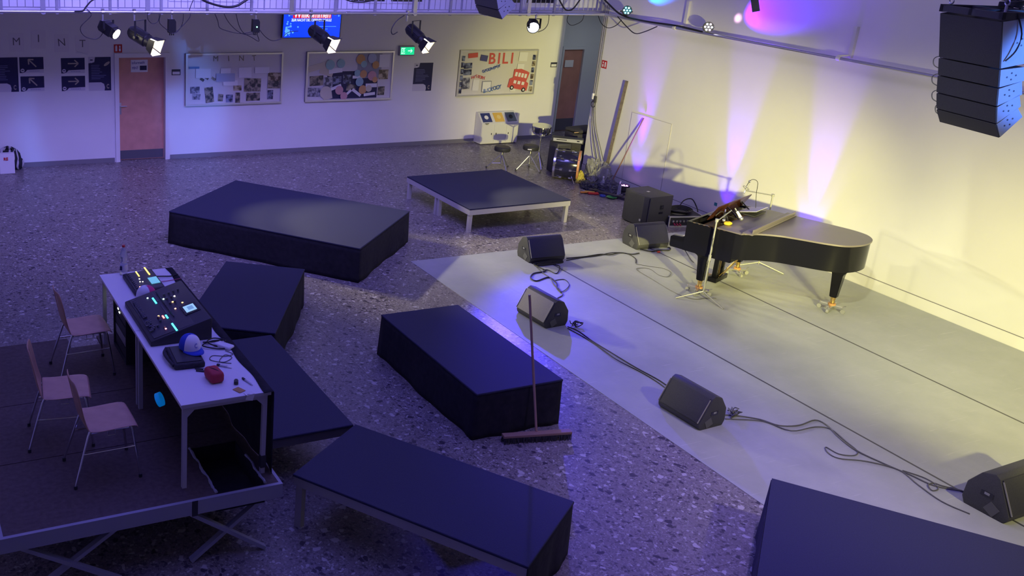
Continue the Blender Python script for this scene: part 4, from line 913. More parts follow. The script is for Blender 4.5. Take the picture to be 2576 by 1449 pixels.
def tool(name, label, loc, rz, parts, cat):
    t = thing(name, label, cat, loc, rz)
    for nm, c, d, m in parts: MB().box(c, d, bev=min(d)*.3).obj(nm, m, t, smooth=True)
    return t
tool('pocket_knife', 'silver multitool behind the red pouch', (-10.58, -11.39, TT), R(50), [('handle', (0, 0, .008), (.02, .07, .016), M_STEEL), ('blade', (0, -.05, .006), (.016, .05, .006), M_CHROME), ('grip', (0, .04, .009), (.022, .03, .018), M_PLAS)], 'multitool')
tool('marker_pen', 'black and silver pen lying next to the table corner', (-10.49, -11.70, TT), R(15), [('barrel', (0, 0, .007), (.013, .12, .014), M_STEEL), ('pen_cap', (0, .045, .008), (.015, .04, .016), M_PLAS), ('tip', (0, -.065, .006), (.008, .02, .010), M_WHITE)], 'pen')
tool('black_clip', 'small black clip left of the pen on the table', (-10.58, -11.70, TT), R(-20), [('jaw', (0, 0, .015), (.035, .05, .03), M_PLAS), ('lever', (.0, .035, .012), (.02, .04, .008), M_PLAS)], 'clip')
tool('paper_note', 'small tan card on the nearer table beside the pen', (-10.595, -11.81, TT), R(25), [('card', (0, 0, .003), (.06, .08, .005), mat('tan', (.50, .28, .10), .7))], 'card')
t = thing('paper_scrap', 'white paper scrap drooping over the near table edge', 'paper', (-10.54, -11.895, TT), 0)
MB().box((0, .01, .003), (.07, .05, .002), rz=.2).obj('sheet', M_PAPER, t); MB().box((.0, -.012, -.02), (.06, .002, .05), ry=.3).obj('hanging_corner', M_PAPER, t)
tool('scissors', 'dark open pliers lying between black case and red pouch', (-10.77, -11.42, TT), R(60), [('jaw', (0, 0, .007), (.018, .09, .014), M_PLAS), ('handle', (.03, .01, .007), (.014, .10, .012), M_PLAS), ('pivot', (.01, -.02, .012), (.016, .02, .010), M_STEEL)], 'pliers')
# equipment rack under the far table end
t = thing('equipment_rack', 'black equipment rack with small lights under the far table end', 'rack', (-10.72, -9.42, HP))
b = MB(); b.b2(-.24, .24, -.26, .26, .0, .02); b.b2(-.24, .24, -.26, .26, .58, .60); b.b2(-.24, .24, -.26, -.24, .02, .58); b.b2(-.24, .24, .24, .26, .02, .58); b.b2(.22, .24, -.24, .24, .02, .58); b.obj('case', M_PLAS, t)
for k in range(5): MB().b2(-.225, .20, -.235, .235, .04+.108*k, .135+.108*k).obj('rack_unit', M_STEEL if k == 1 else M_PLAS, t)
for p in ((-.228, .19, .52), (-.228, .19, .49), (-.228, .10, .44), (-.228, .05, .42), (-.228, .02, .50)): MB().box(p, (.004, .03, .012)).obj('indicator_light', mat('led_white', (1, 1, 1), .4, emit=(.9, 1, .8), es=6), t)
# blue oval below the table, its glow set as emission
t = thing('tape_roll', 'glowing blue roll hanging beside the near table leg', 'roll', (-11.0, -11.02, .92)); 
q = Matrix.Rotation(R(62), 4, 'Y') @ Matrix.Rotation(R(20), 4, 'X')
mb = mat('glow_blue', (.02, .25, .75), .4, emit=(.0, .16, .55), es=.5)
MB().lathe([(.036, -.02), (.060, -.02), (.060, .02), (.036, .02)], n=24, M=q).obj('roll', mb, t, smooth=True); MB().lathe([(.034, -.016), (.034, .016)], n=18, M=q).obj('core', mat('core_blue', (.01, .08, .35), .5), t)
MB().tube([(.03, 0, .05), (.03, .02, .2), (.02, .05, .352)], .003).obj('string', M_RUB, t)

# ---------------------------------------------------------------- broom
t = thing('push_broom', 'wide push broom with long wooden handle leaning on the covered platform', 'broom', (-7.29, -11.33, 0), R(-12))
MB().b2(-.36, .36, -.035, .035, .055, .085, bev=.006).obj('head', mat('broom_wood', (.32, .20, .14), .6), t)
b = MB()
for k in range(60):
    x = -.35+.7*k/59
    for y in (-.03, -.01, .01, .03): b.cyl((x, y, .058), (x+random.uniform(-.012, .012), y*1.5+random.uniform(-.008, .008), .002), .006, .004, n=4)
b.obj('bristles', M_PLAS, t)
MB().tube([(0, .02, .075), (-.075, .403, 1.38)], .0125, n=10, sm=1).obj('handle', mat('broom_handle', (.40, .24, .17), .5), t, smooth=True)
# ---------------------------------------------------------------- floor monitors
def wedge(label, loc, rz, Wd=.60, grille=None, s=1.0, cover=False):
    """local: x = width, -y = grille side"""
    t = thing('floor_monitor', label, 'speaker', loc, rz)
    prof = [(.03, 0), (0, .03), (-.01, .07), (.13, .34), (.17, .365), (.27, .33), (.36, .20), (.37, .06), (.34, 0)]
    prof = [(a*s, b*s) for a, b in prof]
    M = Matrix.Rotation(PI/2, 4, 'Z') @ Matrix.Rotation(PI/2, 4, 'X')      # (a,b,width) -> (y.., z, x)
    def ext(b, pr, x0, x1, bev=0):
        a = [b.bm.verts.new((x0, p, q)) for p, q in pr]; c = [b.bm.verts.new((x1, p, q)) for p, q in pr]; n = len(pr)
        fs = [b.bm.faces.new(a[::-1]), b.bm.faces.new(c)]+[b.bm.faces.new((a[i], a[(i+1) % n], c[(i+1) % n], c[i])) for i in range(n)]
        if bev: bmesh.ops.bevel(b.bm, geom=list({e for f in fs for e in f.edges}), offset=bev, segments=2, affect='EDGES', profile=.5)
    b = MB(); ext(b, prof, -Wd/2, Wd/2, .012); b.obj('cabinet', M_PLASR, t, smooth=True)
    g = MB(); p0 = Vector((-.012*s, .085*s)); p1 = Vector((.122*s, .335*s)); nn = Vector((-(p1-p0).y, (p1-p0).x)).normalized()*.010
    ext(g, [tuple(p0), tuple(p0+nn), tuple(p1+nn), tuple(p1)], -Wd/2+.02, Wd/2-.02, .003); g.obj('grille', grille or M_GRILLE, t, smooth=True)
    for sd in (-1, 1):
        h = MB(); h.box((sd*(Wd/2+.001), .19*s, .17*s), (.006, .10*s, .045*s), bev=.002); h.obj('handle_recess', M_DARKW, t)
        h = MB(); h.box((sd*(Wd/2+.003), .19*s, .178*s), (.008, .04*s, .02*s)); h.obj('handle', M_GREYP, t)
        h = MB(); h.box((sd*(Wd/2+.001), .13*s, .07*s), (.006, .09*s, .09*s), rx=.5); h.obj('side_label', mat('label_dull', (.10, .10, .10), .5), t)
    for k in (-1, 1): MB().box((k*(Wd/2-.012), (p0.x+p1.x)/2-.012, (p0.y+p1.y)/2), (.006, .012, .27*s), rx=-.49).obj('grille_edge', mat('edge_strip', (.30, .29, .24), .35), t)
    b = MB(); b.box((-.1, .375*s, .08), (.07, .03, .05), bev=.004); b.cyl((-.02, .375*s, .08), (-.02, .41*s, .07), .014, n=10); b.cyl((.05, .375*s, .08), (.05, .41*s, .07), .014, n=10); b.obj('connectors', M_PLAS, t)
    return t
wedge('floor monitor at the back vinyl edge, left of the pair facing the camera', (-4.02, -7.05, 0), R(-4), grille=mat('grille_navy', (.035, .035, .06), .6, noise=.3, nscale=260))
wedge('grey-looking floor monitor in front of the subwoofer, left of the piano', (-1.98, -7.02, 0), R(-3), s=1.05, grille=mat('grille_grey', (.09, .09, .095), .6, noise=.3, nscale=260))
wedge('floor monitor with grille coloured pale as if lit beside the broom handle', (-5.58, -8.82, 0), R(-87), Wd=.56, grille=mat('grille_pale_lit', (.34, .32, .26), .8, noise=.15, nscale=220))  # pale grille colour stands for yellow lamplight falling on it
wedge('floor monitor with black grille alone in the middle of the vinyl front edge', (-5.60, -11.46, 0), R(-87), Wd=.56)
wedge('large floor monitor at the right picture edge behind the grey platform', (-3.82, -13.95, 0), R(2), Wd=.66, s=1.12)

# subwoofer
t = thing('subwoofer', 'tall black subwoofer cabinet standing left of the piano', 'speaker', (-1.333, -6.145, 0), R(2))
MB().b2(0, .50, .0, .60, .012, .54, bev=.01).obj('cabinet', M_PLASR, t, smooth=True)
MB().prism([(-.012, .02), (-.05, .10), (-.055, .30), (-.05, .50), (-.012, .58)], .02, .53, bev=.003).obj('grille', M_GRILLE, t, smooth=True)
b = MB(); b.box((.27, -.002, .35), (.075, .006, .07)); b.box((.265, -.002, .25), (.085, .006, .032)); b.obj('handle_recess', M_DARKW, t); MB().box((.27, -.006, .35), (.03, .006, .03)).obj('handle_grip', M_PLAS, t)
MB().box((.22, .3, .5415), (.05, .05, .004)).obj('pole_socket', M_STEEL, t)
MB().box((-.058, .12, .12), (.004, .035, .035)).obj('badge', mat('badge_grey', (.3, .3, .32), .4), t)
b = MB(); b.torus((.50, .12, .40), .055, .010, M=Matrix.Rotation(PI/2, 4, 'Z') @ Matrix.Rotation(PI/2, 4, 'X')); b.obj('rear_cable_loop', M_RUB, t, smooth=True)
MB().box((.505, .10, .40), (.012, .07, .12)).obj('rear_plate', M_STEEL, t)

# ---------------------------------------------------------------- grand piano
U = Vector((.352, -.936)); ang = math.atan2(U.y, U.x)
PO = Vector((-2.08, -8.497))-.47*U
t = thing('grand_piano', 'black lacquered grand piano on castor dollies beside the right wall', 'piano', (PO.x, PO.y, 0), ang)
# local: x = towards the tail, y = +bass side (away from the camera)
def spline(P, n=6, closed=False):
    out = []
    for i in range(len(P)-1):
        p0 = Vector(P[max(i-1, 0)]); p1 = Vector(P[i]); p2 = Vector(P[i+1]); p3 = Vector(P[min(i+2, len(P)-1)])
        for k in range(n):
            s = k/n; q = .5*((2*p1)+(p2-p0)*s+(2*p0-5*p1+4*p2-p3)*s*s+(3*p1-p0-3*p2+p3)*s**3); out.append((q.x, q.y))
    out.append(tuple(P[-1])); return out
curve = spline([(.87, -.78), (1.0, -.70), (1.12, -.55), (1.32, -.40), (1.55, -.31), (1.82, -.22), (2.03, -.10), (2.14, .08), (2.18, .28), (2.16, .47), (2.05, .63), (1.88, .70), (1.70, .715)], 5)
out_full = [(.20, -.78), (.60, -.78)]+curve+[(.20, .715)]
zb, zt = .66, 1.015
# rim: outside wall with thickness, open top in front of the lid hinge
def inset(P, d):
    n = len(P); R_ = []
    for i in range(n):
        a = Vector(P[i-1]); b_ = Vector(P[i]); c_ = Vector(P[(i+1) % n])
        e1 = (b_-a); e2 = (c_-b_)
        if e1.length < 1e-6: e1 = e2
        if e2.length < 1e-6: e2 = e1
        e1.normalize(); e2.normalize(); n1 = Vector((-e1.y, e1.x)); n2 = Vector((-e2.y, e2.x)); m_ = (n1+n2); m_.normalize(); k = max(.4, m_.dot(n1))
        q = b_+m_*d/k; R_.append((q.x, q.y))
    return R_
inn = inset(out_full, .035)
b = MB(); n = len(out_full)
vo = [[b.bm.verts.new((x, y, z)) for x, y in out_full] for z in (zb, zt)]; vi = [[b.bm.verts.new((x, y, z)) for x, y in inn] for z in (zb+.0, zt)]
for i in range(n):
    j = (i+1) % n
    b.bm.faces.new((vo[0][i], vo[0][j], vo[1][j], vo[1][i])); b.bm.faces.new((vi[0][j], vi[0][i], vi[1][i], vi[1][j]))
    b.bm.faces.new((vo[1][i], vo[1][j], vi[1][j], vi[1][i])); b.bm.faces.new((vo[0][j], vo[0][i], vi[0][i], vi[0][j]))
b.obj('rim', M_LACQ, t, smooth=True)
MB().prism(inset(out_full, .02), .70, .72).obj('soundboard', mat('spruce_soundboard', (.42, .22, .07), .35), t)
MB().prism([(p[0], p[1]) for p in inset(out_full, .07) if p[0] < 2.2], .90, .915).obj('iron_plate', M_GOLD, t, smooth=True)
b = MB()
for k in range(34): b.tube([(.46, -.68+.036*k, .925), (1.0+min(.95, .03*k), -.64+.036*k, .925)], .0016, n=4, sm=1)
b.obj('strings', mat('string_copper', (.6, .35, .18), .3, .9), t)
b = MB()
for k in range(44):
    for r_ in (0, 1): b.cyl((.36+.035*r_, -.66+.03*k, .915), (.36+.035*r_, -.66+.03*k, .955), .005, n=5)
b.obj('tuning_pins', M_STEEL, t)
# front box: keybed, cheeks, fallboard
MB().b2(.02, .88, -.775, .71, .60, .68, bev=.006).obj('keybed', M_LACQ, t, smooth=True)
for nm, y0_, y1_ in (('cheek', -.785, -.715), ('cheek', .645, .715)):
    b = MB(); b.prism([(.0, .62), (.02, .60), (.23, .60), (.24, .85), (.20, .80), (.17, .775), (.03, .765), (.0, .745)], -y1_, -y0_, M=Matrix.Rotation(PI/2, 4, 'X'), bev=.006); b.obj(nm, M_LACQ, t, smooth=True)
MB().b2(.20, .87, -.788, -.778, .60, 1.012).obj('side_panel', M_LACQ, t)
MB().b2(.195, .225, -.70, .64, .68, .90, bev=.006).obj('fallboard', M_LACQ, t, smooth=True)
b = MB()
for k in range(52): b.b2(.045, .19, -.70+.0255*k, -.70+.0255*k+.0238, .682, .705)
b.obj('white_keys', mat('ivory', (.75, .73, .66), .3), t)
b = MB()
for k in range(51):
    if k % 7 not in (2, 6): b.b2(.10, .19, -.683+.0255*k, -.683+.0255*k+.013, .705, .717)
b.obj('black_keys', M_LACQ, t)
# main lid behind the hinge and front flap folded back on it
lid = [(.95, -.80)]+[(x, y-.012) if y < 0 else (x+.012*(x > 1.6), y+.01) for x, y in curve if x > .96]+[(.95, .725)]
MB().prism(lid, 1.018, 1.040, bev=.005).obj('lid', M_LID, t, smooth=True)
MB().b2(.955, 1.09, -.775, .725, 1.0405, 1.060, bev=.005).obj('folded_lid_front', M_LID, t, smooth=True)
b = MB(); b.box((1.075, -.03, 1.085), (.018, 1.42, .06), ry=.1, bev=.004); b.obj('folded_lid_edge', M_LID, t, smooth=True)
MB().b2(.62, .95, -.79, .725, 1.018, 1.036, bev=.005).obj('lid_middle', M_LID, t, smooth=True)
b = MB()
for k in range(7): b.box((.30+.07*k, -.786, 1.016), (.03, .012, .006))
b.obj('hinge', M_BRASS, t)
# music desk standing open over the plate
b = MB(); b.box((.41, .04, 1.125), (.014, 1.08, .25), ry=R(30), bev=.004); b.obj('music_desk', mat('music_desk_reflect', (.045, .014, .007), .16), t, smooth=True)  # brown base colour stands in for the gold plate mirrored in the desk
b = MB(); b.box((.36, .10, 1.022), (.20, .80, .012)); b.obj('desk_slide', M_LACQ, t)
b = MB(); b.bar((.64, -.16, 1.04), (.46, -.16, 1.17), .014); b.bar((.64, .30, 1.04), (.46, .30, 1.17), .014); b.obj('desk_prop', M_LACQ, t)
# legs with brass fitting
def pleg(x, y):
    b = MB()
    secs = [(.13, .66), (.12, .60), (.075, .555), (.068, .52), (.045, .20)]
    rings = []
    for w_, z in secs: rings.append([b.bm.verts.new((x+sx*w_, y+sy*w_, z)) for sx, sy in ((-1, -1), (1, -1), (1, 1), (-1, 1))])
    for i in range(len(rings)-1):
        for k in range(4): b.bm.faces.new((rings[i][k], rings[i][(k+1) % 4], rings[i+1][(k+1) % 4], rings[i+1][k]))
    b.bm.faces.new(rings[0]); b.bm.faces.new(rings[-1][::-1])
    bmesh.ops.bevel(b.bm, geom=list(b.bm.edges), offset=.008, segments=2, affect='EDGES')
    g = b.obj('leg', M_LACQ, t, smooth=True)
    q = MB(); q.cyl((x, y, .20), (x, y, .15), .035, .028, n=14); q.cyl((x, y, .15), (x, y, .115), .028, .03, n=14); q.obj('brass_ferrule', M_BRASS, g, smooth=True)
LEGS = ((.47, -.645), (.47, .60), (1.93, .26))
for x, y in LEGS: pleg(x, y)
# pedal lyre
b = MB(); b.b2(.42, .48, -.16, -.10, .13, .62, bev=.004); b.b2(.42, .48, .04, .10, .13, .62, bev=.004); b.b2(.38, .52, -.22, .16, .06, .13, bev=.008); b.obj('pedal_lyre', M_LACQ, t, smooth=True)
for y in (-.09, -.03, .03):
    b = MB(); b.box((.31, y, .085), (.15, .03, .012), bev=.005); b.obj('pedal', M_BRASS, t, smooth=True)
b = MB(); b.tube([(.50, -.10, .14), (.80, -.05, .62)], .007, sm=1); b.tube([(.50, .04, .14), (.80, 0, .62)], .007, sm=1)
for y in (-.075, -.03, .015): b.tube([(.45, y, .13), (.45, y, .62)], .004, sm=1)
b.obj('brass_rods', M_BRASS, t, smooth=True)
# dollies under the piano legs
for i, (x, y) in enumerate(LEGS):
    q = PO+Vector((math.cos(ang)*x-math.sin(ang)*y, math.sin(ang)*x+math.cos(ang)*y))
    d = thing('piano_dolly', ('castor dolly under the near front leg of the piano', 'castor dolly under the far front leg of the piano', 'castor dolly under the tail leg of the piano')[i], 'dolly', (q.x, q.y, 0), (.2, .9, .1)[i])
    MB().cyl((0, 0, .085), (0, 0, .108), .05, n=16).obj('cup', mat('wooden_cup', (.50, .26, .10), .5), d, smooth=True)
    for k in range(4):
        a = k*PI/2+.3; e = Vector((math.cos(a), math.sin(a), 0))
        g = MB(); g.bar(Vector((0, 0, .075)), e*.15+Vector((0, 0, .075)), .05, .022); g.obj('arm', M_STEEL, d)
        g = MB(); pp = e*.15; g.cyl(pp+Vector((-e.y*.014, e.x*.014, .03)), pp-Vector((-e.y*.014, e.x*.014, -.03)), .029, n=14); g.obj('castor', M_GREYP, d, smooth=True)
        g = MB(); g.cyl(pp+Vector((0, 0, .055)), pp+Vector((0, 0, .105)), .008, n=8); g.cyl(pp+Vector((0, 0, .10)), pp+e*.03+Vector((0, 0, .11)), .006, n=6); g.obj('brake_lever', M_STEEL, d)

# ---------------------------------------------------------------- microphone stands and things on the piano
def L2W(x, y, z): return (PO.x+math.cos(ang)*x-math.sin(ang)*y, PO.y+math.sin(ang)*x+math.cos(ang)*y, z)
M_STD = mat('stand_grey_chrome', (.36, .36, .36), .5, .6)
t = thing('microphone_stand', 'tripod microphone stand on the near side of the piano', 'microphone stand', (-2.822, -8.938, 0))
for a in (155, 275, 35): MB().tube([(0, 0, .13), (.36*math.cos(R(a)), .36*math.sin(R(a)), .012)], .011, n=8, sm=1).obj('leg', M_STD, t, smooth=True)
MB().tube([(0, 0, .10), (0, 0, 1.16)], .012, n=10, sm=1).obj('pole', M_STD, t, smooth=True)
b = MB(); b.cyl((0, 0, .58), (0, 0, .66), .019, n=12); b.cyl((0, 0, 1.13), (0, 0, 1.17), .022, n=12); b.obj('clutch', M_GREYP, t, smooth=True)
bw = Vector(L2W(.62, -.42, 1.20))-Vector((-2.822, -8.938, 0))
MB().tube([(0-.06*bw.x, -.06*bw.y, 1.13), (bw.x, bw.y, 1.21)], .008, n=8, sm=1).obj('boom', M_STD, t, smooth=True)
MB().tube([(0, 0, 1.12), (.02, .01, 1.0), (-.015, -.01, .85), (.018, 0, .70), (-.02, .01, .55), (.015, -.01, .4), (.03, .02, .2), (.10, .16, .02), (.06, .20, .01)], .006, n=6).obj('stand_cable', M_RUBG, t, smooth=True)
def mic(label, p, dr, m, r=.022, L=.15):
    d = Vector(dr).normalized(); g = thing('microphone', label, 'microphone', p)
    MB().cyl((0, 0, 0), d*L*.62, r*.62, r*.8, n=14).obj('body', m, g, smooth=True); MB().ball(d*L*.78, r, (1, 1, 1.15)).obj('head', M_STEEL, g, smooth=True)
    MB().cyl(-d*.01, Vector((0, 0, 0))-d*.05, .010, n=8).obj('plug', M_STEEL, g); return g
mic('pale condenser microphone pointing into the opened piano', L2W(.66, -.33, 1.19), (.2, -.5, -.6), M_WHITE, r=.027)
mic('dark microphone with steel head at the end of the near boom', L2W(.56, -.47, 1.17), (-.3, -.3, -.5), M_PLAS)
t = thing('yellow_foam', 'crumpled yellow cloth lying on the piano beside the microphones', 'cloth', L2W(.66, -.56, 1.037))
b = MB(); b.ball((0, 0, .025), .05, (1.3, .9, .5)); b.ball((.04, .03, .02), .04, (1, 1.2, .5)); o = b.obj('cloth', mat('yellow_cloth', (.75, .50, .03), .7), t, smooth=True)
tx = bpy.data.textures.new('lump', 'CLOUDS'); tx.noise_scale = .04; dm = o.modifiers.new('d', 'DISPLACE'); dm.texture = tx; dm.strength = .02
cable('thin black cable over the piano below the music desk', [L2W(.60, -.5, 1.05), L2W(.55, -.35, 1.10), L2W(.62, -.20, 1.06), L2W(.52, -.05, 1.12), L2W(.6, .1, 1.05)], r=.005)
cable('black cable tied around the near boom above the piano', [L2W(.50, -.62, 1.14), L2W(.55, -.55, 1.20), L2W(.60, -.48, 1.12), L2W(.64, -.52, 1.05), L2W(.58, -.60, 1.042)], r=.006)
t = thing('music_folder', 'cream sheet of paper lying open beside the music desk', 'sheet music', L2W(.62, .32, 1.045), ang)
MB().box((0, 0, .045), (.27, .40, .004), ry=R(-14)).obj('sheet', M_PAPER, t); MB().box((0, 0, .005), (.24, .40, .012)).obj('folder', M_PLAS, t)
t = thing('microphone_stand', 'tall microphone stand behind the piano with boom over the lid', 'microphone stand', (-1.058, -8.255, 0))
for a in (-47, 75, 140): MB().tube([(0, 0, .13), (.36*math.cos(R(a)), .36*math.sin(R(a)), .012)], .011, n=8, sm=1).obj('leg', M_STD, t, smooth=True)
MB().tube([(0, 0, .10), (0, 0, 1.18)], .012, n=10, sm=1).obj('pole', M_STD, t, smooth=True); MB().cyl((0, 0, 1.15), (0, 0, 1.19), .022, n=12).obj('clutch', M_GREYP, t, smooth=True)
bw = Vector(L2W(.47, .33, 1.33))-Vector((-1.058, -8.255, 0)); MB().tube([(0, 0, 1.17), (bw.x, bw.y, 1.33)], .008, n=8, sm=1).obj('boom', M_STD, t, smooth=True)
g = mic('slim microphone in a shock mount above the music desk', L2W(.47, .33, 1.34), (.35, .1, .6), M_STD, r=.018, L=.17)
MB().torus((0, 0, .03), .045, .005, M=Matrix.Rotation(.7, 4, 'Y')).obj('shock_mount', M_STD, g, smooth=True)
cable('thin cable arching from the shock-mounted microphone down to the lid', [L2W(.47, .33, 1.40), L2W(.52, .34, 1.50), L2W(.60, .36, 1.48), L2W(.60, .40, 1.30), L2W(.62, .44, 1.06)], r=.004)

# ---------------------------------------------------------------- floor cables (positions measured on the floor)
def fc(label, pts, r=.007, m=None):
    return cable(label, [(x, y, .004+r+(.006 if i % 5 == 3 else 0)) for i, (x, y) in enumerate(pts)], r=r, m=m)
CB = dict(
c1=[(-3.636, -7.012), (-3.317, -7.031), (-2.999, -7.01), (-2.869, -7.084), (-2.638, -7.038), (-2.501, -7.151), (-2.349, -7.138)],
c1b=[(-3.692, -7.086), (-3.37, -7.052), (-3.109, -7.053), (-2.775, -7.018), (-2.569, -7.094), (-2.579, -7.313), (-2.716, -7.489)],
c2=[(-4.305, -7.138), (-4.291, -7.38), (-4.517, -7.414), (-4.678, -7.562), (-4.66, -7.679), (-4.404, -7.61), (-4.428, -7.827), (-4.55, -8.008), (-4.589, -8.148)],
c2b=[(-4.317, -7.203), (-4.371, -7.423), (-4.396, -7.645), (-4.513, -7.896), (-4.536, -8.043), (-4.628, -8.226), (-4.798, -8.322), (-5.05, -8.55)],
c2c=[(-4.377, -7.731), (-4.227, -7.743), (-4.288, -7.931), (-4.478, -8.091), (-4.59, -8.133)],
c2d=[(-4.30, -7.33), (-4.224, -7.365), (-4.19, -7.509), (-3.978, -7.301), (-3.985, -7.195)],
c3=[(-5.239, -9.141), (-5.192, -9.294), (-5.215, -9.593), (-5.22, -9.966), (-5.2, -10.359), (-5.167, -10.715), (-5.20, -11.0), (-5.24, -11.15)],
c3b=[(-5.27, -9.182), (-5.245, -9.402), (-5.244, -9.703), (-5.284, -10.114), (-5.226, -10.457), (-5.217, -10.739), (-5.25, -11.0)],
c4=[(-5.12, -11.56), (-4.975, -11.611), (-4.773, -11.768), (-4.684, -11.947), (-4.463, -12.005), (-4.201, -11.979), (-4.172, -12.103), (-4.266, -12.327), (-4.332, -12.589), (-4.282, -12.84), (-4.216, -13.087), (-4.169, -13.298), (-3.986, -13.461)],
c5=[(-5.12, -11.64), (-5.022, -11.684), (-4.766, -11.814), (-4.651, -12.069), (-4.326, -12.086), (-4.204, -12.179), (-4.271, -12.425), (-4.324, -12.592), (-4.442, -12.646), (-4.557, -12.567), (-4.569, -12.428), (-4.641, -12.506), (-4.63, -12.627), (-4.418, -12.77), (-4.243, -12.982), (-4.306, -13.236), (-4.356, -13.508), (-4.298, -13.733)],
c5l=[(-3.987, -13.447), (-4.094, -13.325), (-4.13, -13.262), (-4.226, -13.278), (-4.267, -13.348), (-4.185, -13.349), (-4.129, -13.27), (-4.135, -13.152), (-4.225, -13.01)],
c6=[(-2.74, -7.517), (-2.602, -7.663), (-2.464, -7.789), (-2.48, -7.973), (-2.649, -8.091), (-2.731, -8.001), (-2.682, -7.761), (-2.783, -7.68), (-2.909, -7.729), (-2.948, -8.053), (-3.006, -8.637), (-2.92, -8.889), (-2.731, -8.916), (-2.60, -8.98)],
c7=[(-1.297, -6.705), (-1.399, -7.039), (-1.617, -7.4), (-1.774, -7.633), (-1.798, -7.716)])
fc('black cable pair member running straight between the two rear floor monitors', CB['c1'], .008)
fc('black cable wavering between the two rear floor monitors and turning forward', CB['c1b'], .007)
fc('thick black cable looping in front of the rear left floor monitor', CB['c2'], .009)
fc('long black cable snaking from the rear left monitor to the pale one', CB['c2b'], .007, M_RUBG)
fc('thin cable making a round loop beside the tangled monitor cables', CB['c2c'], .005)
fc('short cable curl right under the rear left floor monitor', CB['c2d'], .007)
fc('black cable from the pale monitor along the vinyl edge, upper strand', CB['c3'], .007)
fc('black cable from the pale monitor along the vinyl edge, lower strand', CB['c3b'], .006)
fc('long cable winding from the middle floor monitor to the right picture edge', CB['c4'], .007, M_RUBG)
fc('cable with a long flat loop crossing the vinyl towards the right monitor', CB['c5'], .006, M_RUBG)
fc('small curled cable ending at the monitor at the right picture edge', CB['c5l'], .006, M_RUBG)
fc('thin grey cable with an open loop on the vinyl before the piano', CB['c6'], .004, M_RUBG)
fc('thin cable on the vinyl between subwoofer and piano keyboard end', CB['c7'], .005)
fc('tangled cable under the front of the monitor before the subwoofer', [(-2.2, -7.0), (-2.1, -7.14), (-1.95, -7.12), (-1.8, -7.18), (-1.68, -7.08), (-1.75, -7.0)], .010)
t = thing('cable_tie', 'small red clip on the cables before the subwoofer monitor', 'clip', (-2.02, -7.20, .012)); MB().box((0, 0, .01), (.05, .025, .02), bev=.004).obj('clip', mat('clip_red', (.8, .06, .02), .4), t)
b = MB(); rnd = random.Random(5)
for k in range(7): b.tube([(-4.3+.5*rnd.random(), -7.05-.12*rnd.random(), .012+.02*rnd.random()) for _ in range(5)], .009, n=6)
b.obj('cable_tangle', M_RUB, smooth=True, label='heap of black cables under the grille of the rear left monitor', cat='cables')
b = MB()
for k in range(7): b.tube([(-5.06+.16*rnd.random(), -11.52-.14*rnd.random(), .012+.07*rnd.random()) for _ in range(4)], .006, n=6)
b.obj('cable_tangle', M_RUBG, smooth=True, label='small knot of plugs and cables at the end of the middle floor monitor', cat='cables')
b = MB()
for k in range(5): b.tube([(-5.18+.14*rnd.random(), -9.06-.14*rnd.random(), .012+.08*rnd.random()) for _ in range(4)], .006, n=6)
b.obj('cable_tangle', M_RUB, smooth=True, label='black plugs and cables at the near end of the pale monitor', cat='cables')

# ---------------------------------------------------------------- rack with patch cables behind the subwoofer
t = thing('stage_box', 'low silver-edged stage box between subwoofer and piano', 'stage box', (-.52, -6.02, 0), R(-14))
MB().b2(-.30, .30, -.22, .22, .01, .18).obj('case', M_PLAS, t)
b = MB(); b.b2(-.32, .32, -.24, -.22, .165, .185); b.b2(-.32, .32, .22, .24, .165, .185); b.b2(-.32, -.30, -.22, .22, .165, .185); b.b2(.30, .32, -.22, .22, .165, .185); b.b2(-.32, .32, -.24, -.22, .0, .02); b.b2(-.32, -.30, -.24, -.22, .02, .165); b.b2(.30, .32, -.24, -.22, .02, .165); b.obj('edge_profile', M_ALU, t)
b = MB()
for k in range(8): b.cyl((-.24+.065*k, -.22, .10), (-.24+.065*k, -.245, .10), .018, n=10)
b.obj('sockets', M_STEEL, t, smooth=True)
for k in range(3): MB().cyl((-.22+.05*k, -.235, .06), (-.22+.05*k, -.29, .04), .012, n=8).obj('plug', mat('plug_red', (.45, .02, .06), .5), t)
b = MB()
for k in range(4):
    r0 = .12+.02*k; b.tube([(r0*1.3*math.cos(a*.5)-.02, r0*math.sin(a*.5), .20+.014*k+.01*math.sin(a)) for a in range(0, 14)], .012, n=6)
b.tube([(.05, .1, .22), (.2, .16, .33), (.34, .12, .36), (.38, .02, .24), (.30, -.1, .2)], .010, n=6)
b.obj('coiled_cable', M_RUB, smooth=True, loc=(-.52, -6.02, 0), label='coil of black cable resting on top of the stage box', cat='cable')
b = MB()
for k in range(9): b.tube([(-.95+.85*rnd.random(), -6.85+.55*rnd.random()*.7-.05, .012+.02*rnd.random()) for _ in range(5)], .008, n=6)
b.obj('cable_tangle', M_RUB, smooth=True, label='many dark cables lying on the floor below the stage box', cat='cables')
t = thing('cardboard_lid', 'flat grey case lid leaning next to the stage box', 'lid', (-.22, -7.02, 0), R(-20)); MB().b2(-.20, .28, -.14, .14, .01, .05, bev=.006).obj('lid', M_GREYP, t); MB().b2(-.20, .28, -.15, -.14, .0, .055).obj('rim', M_ALU, t)

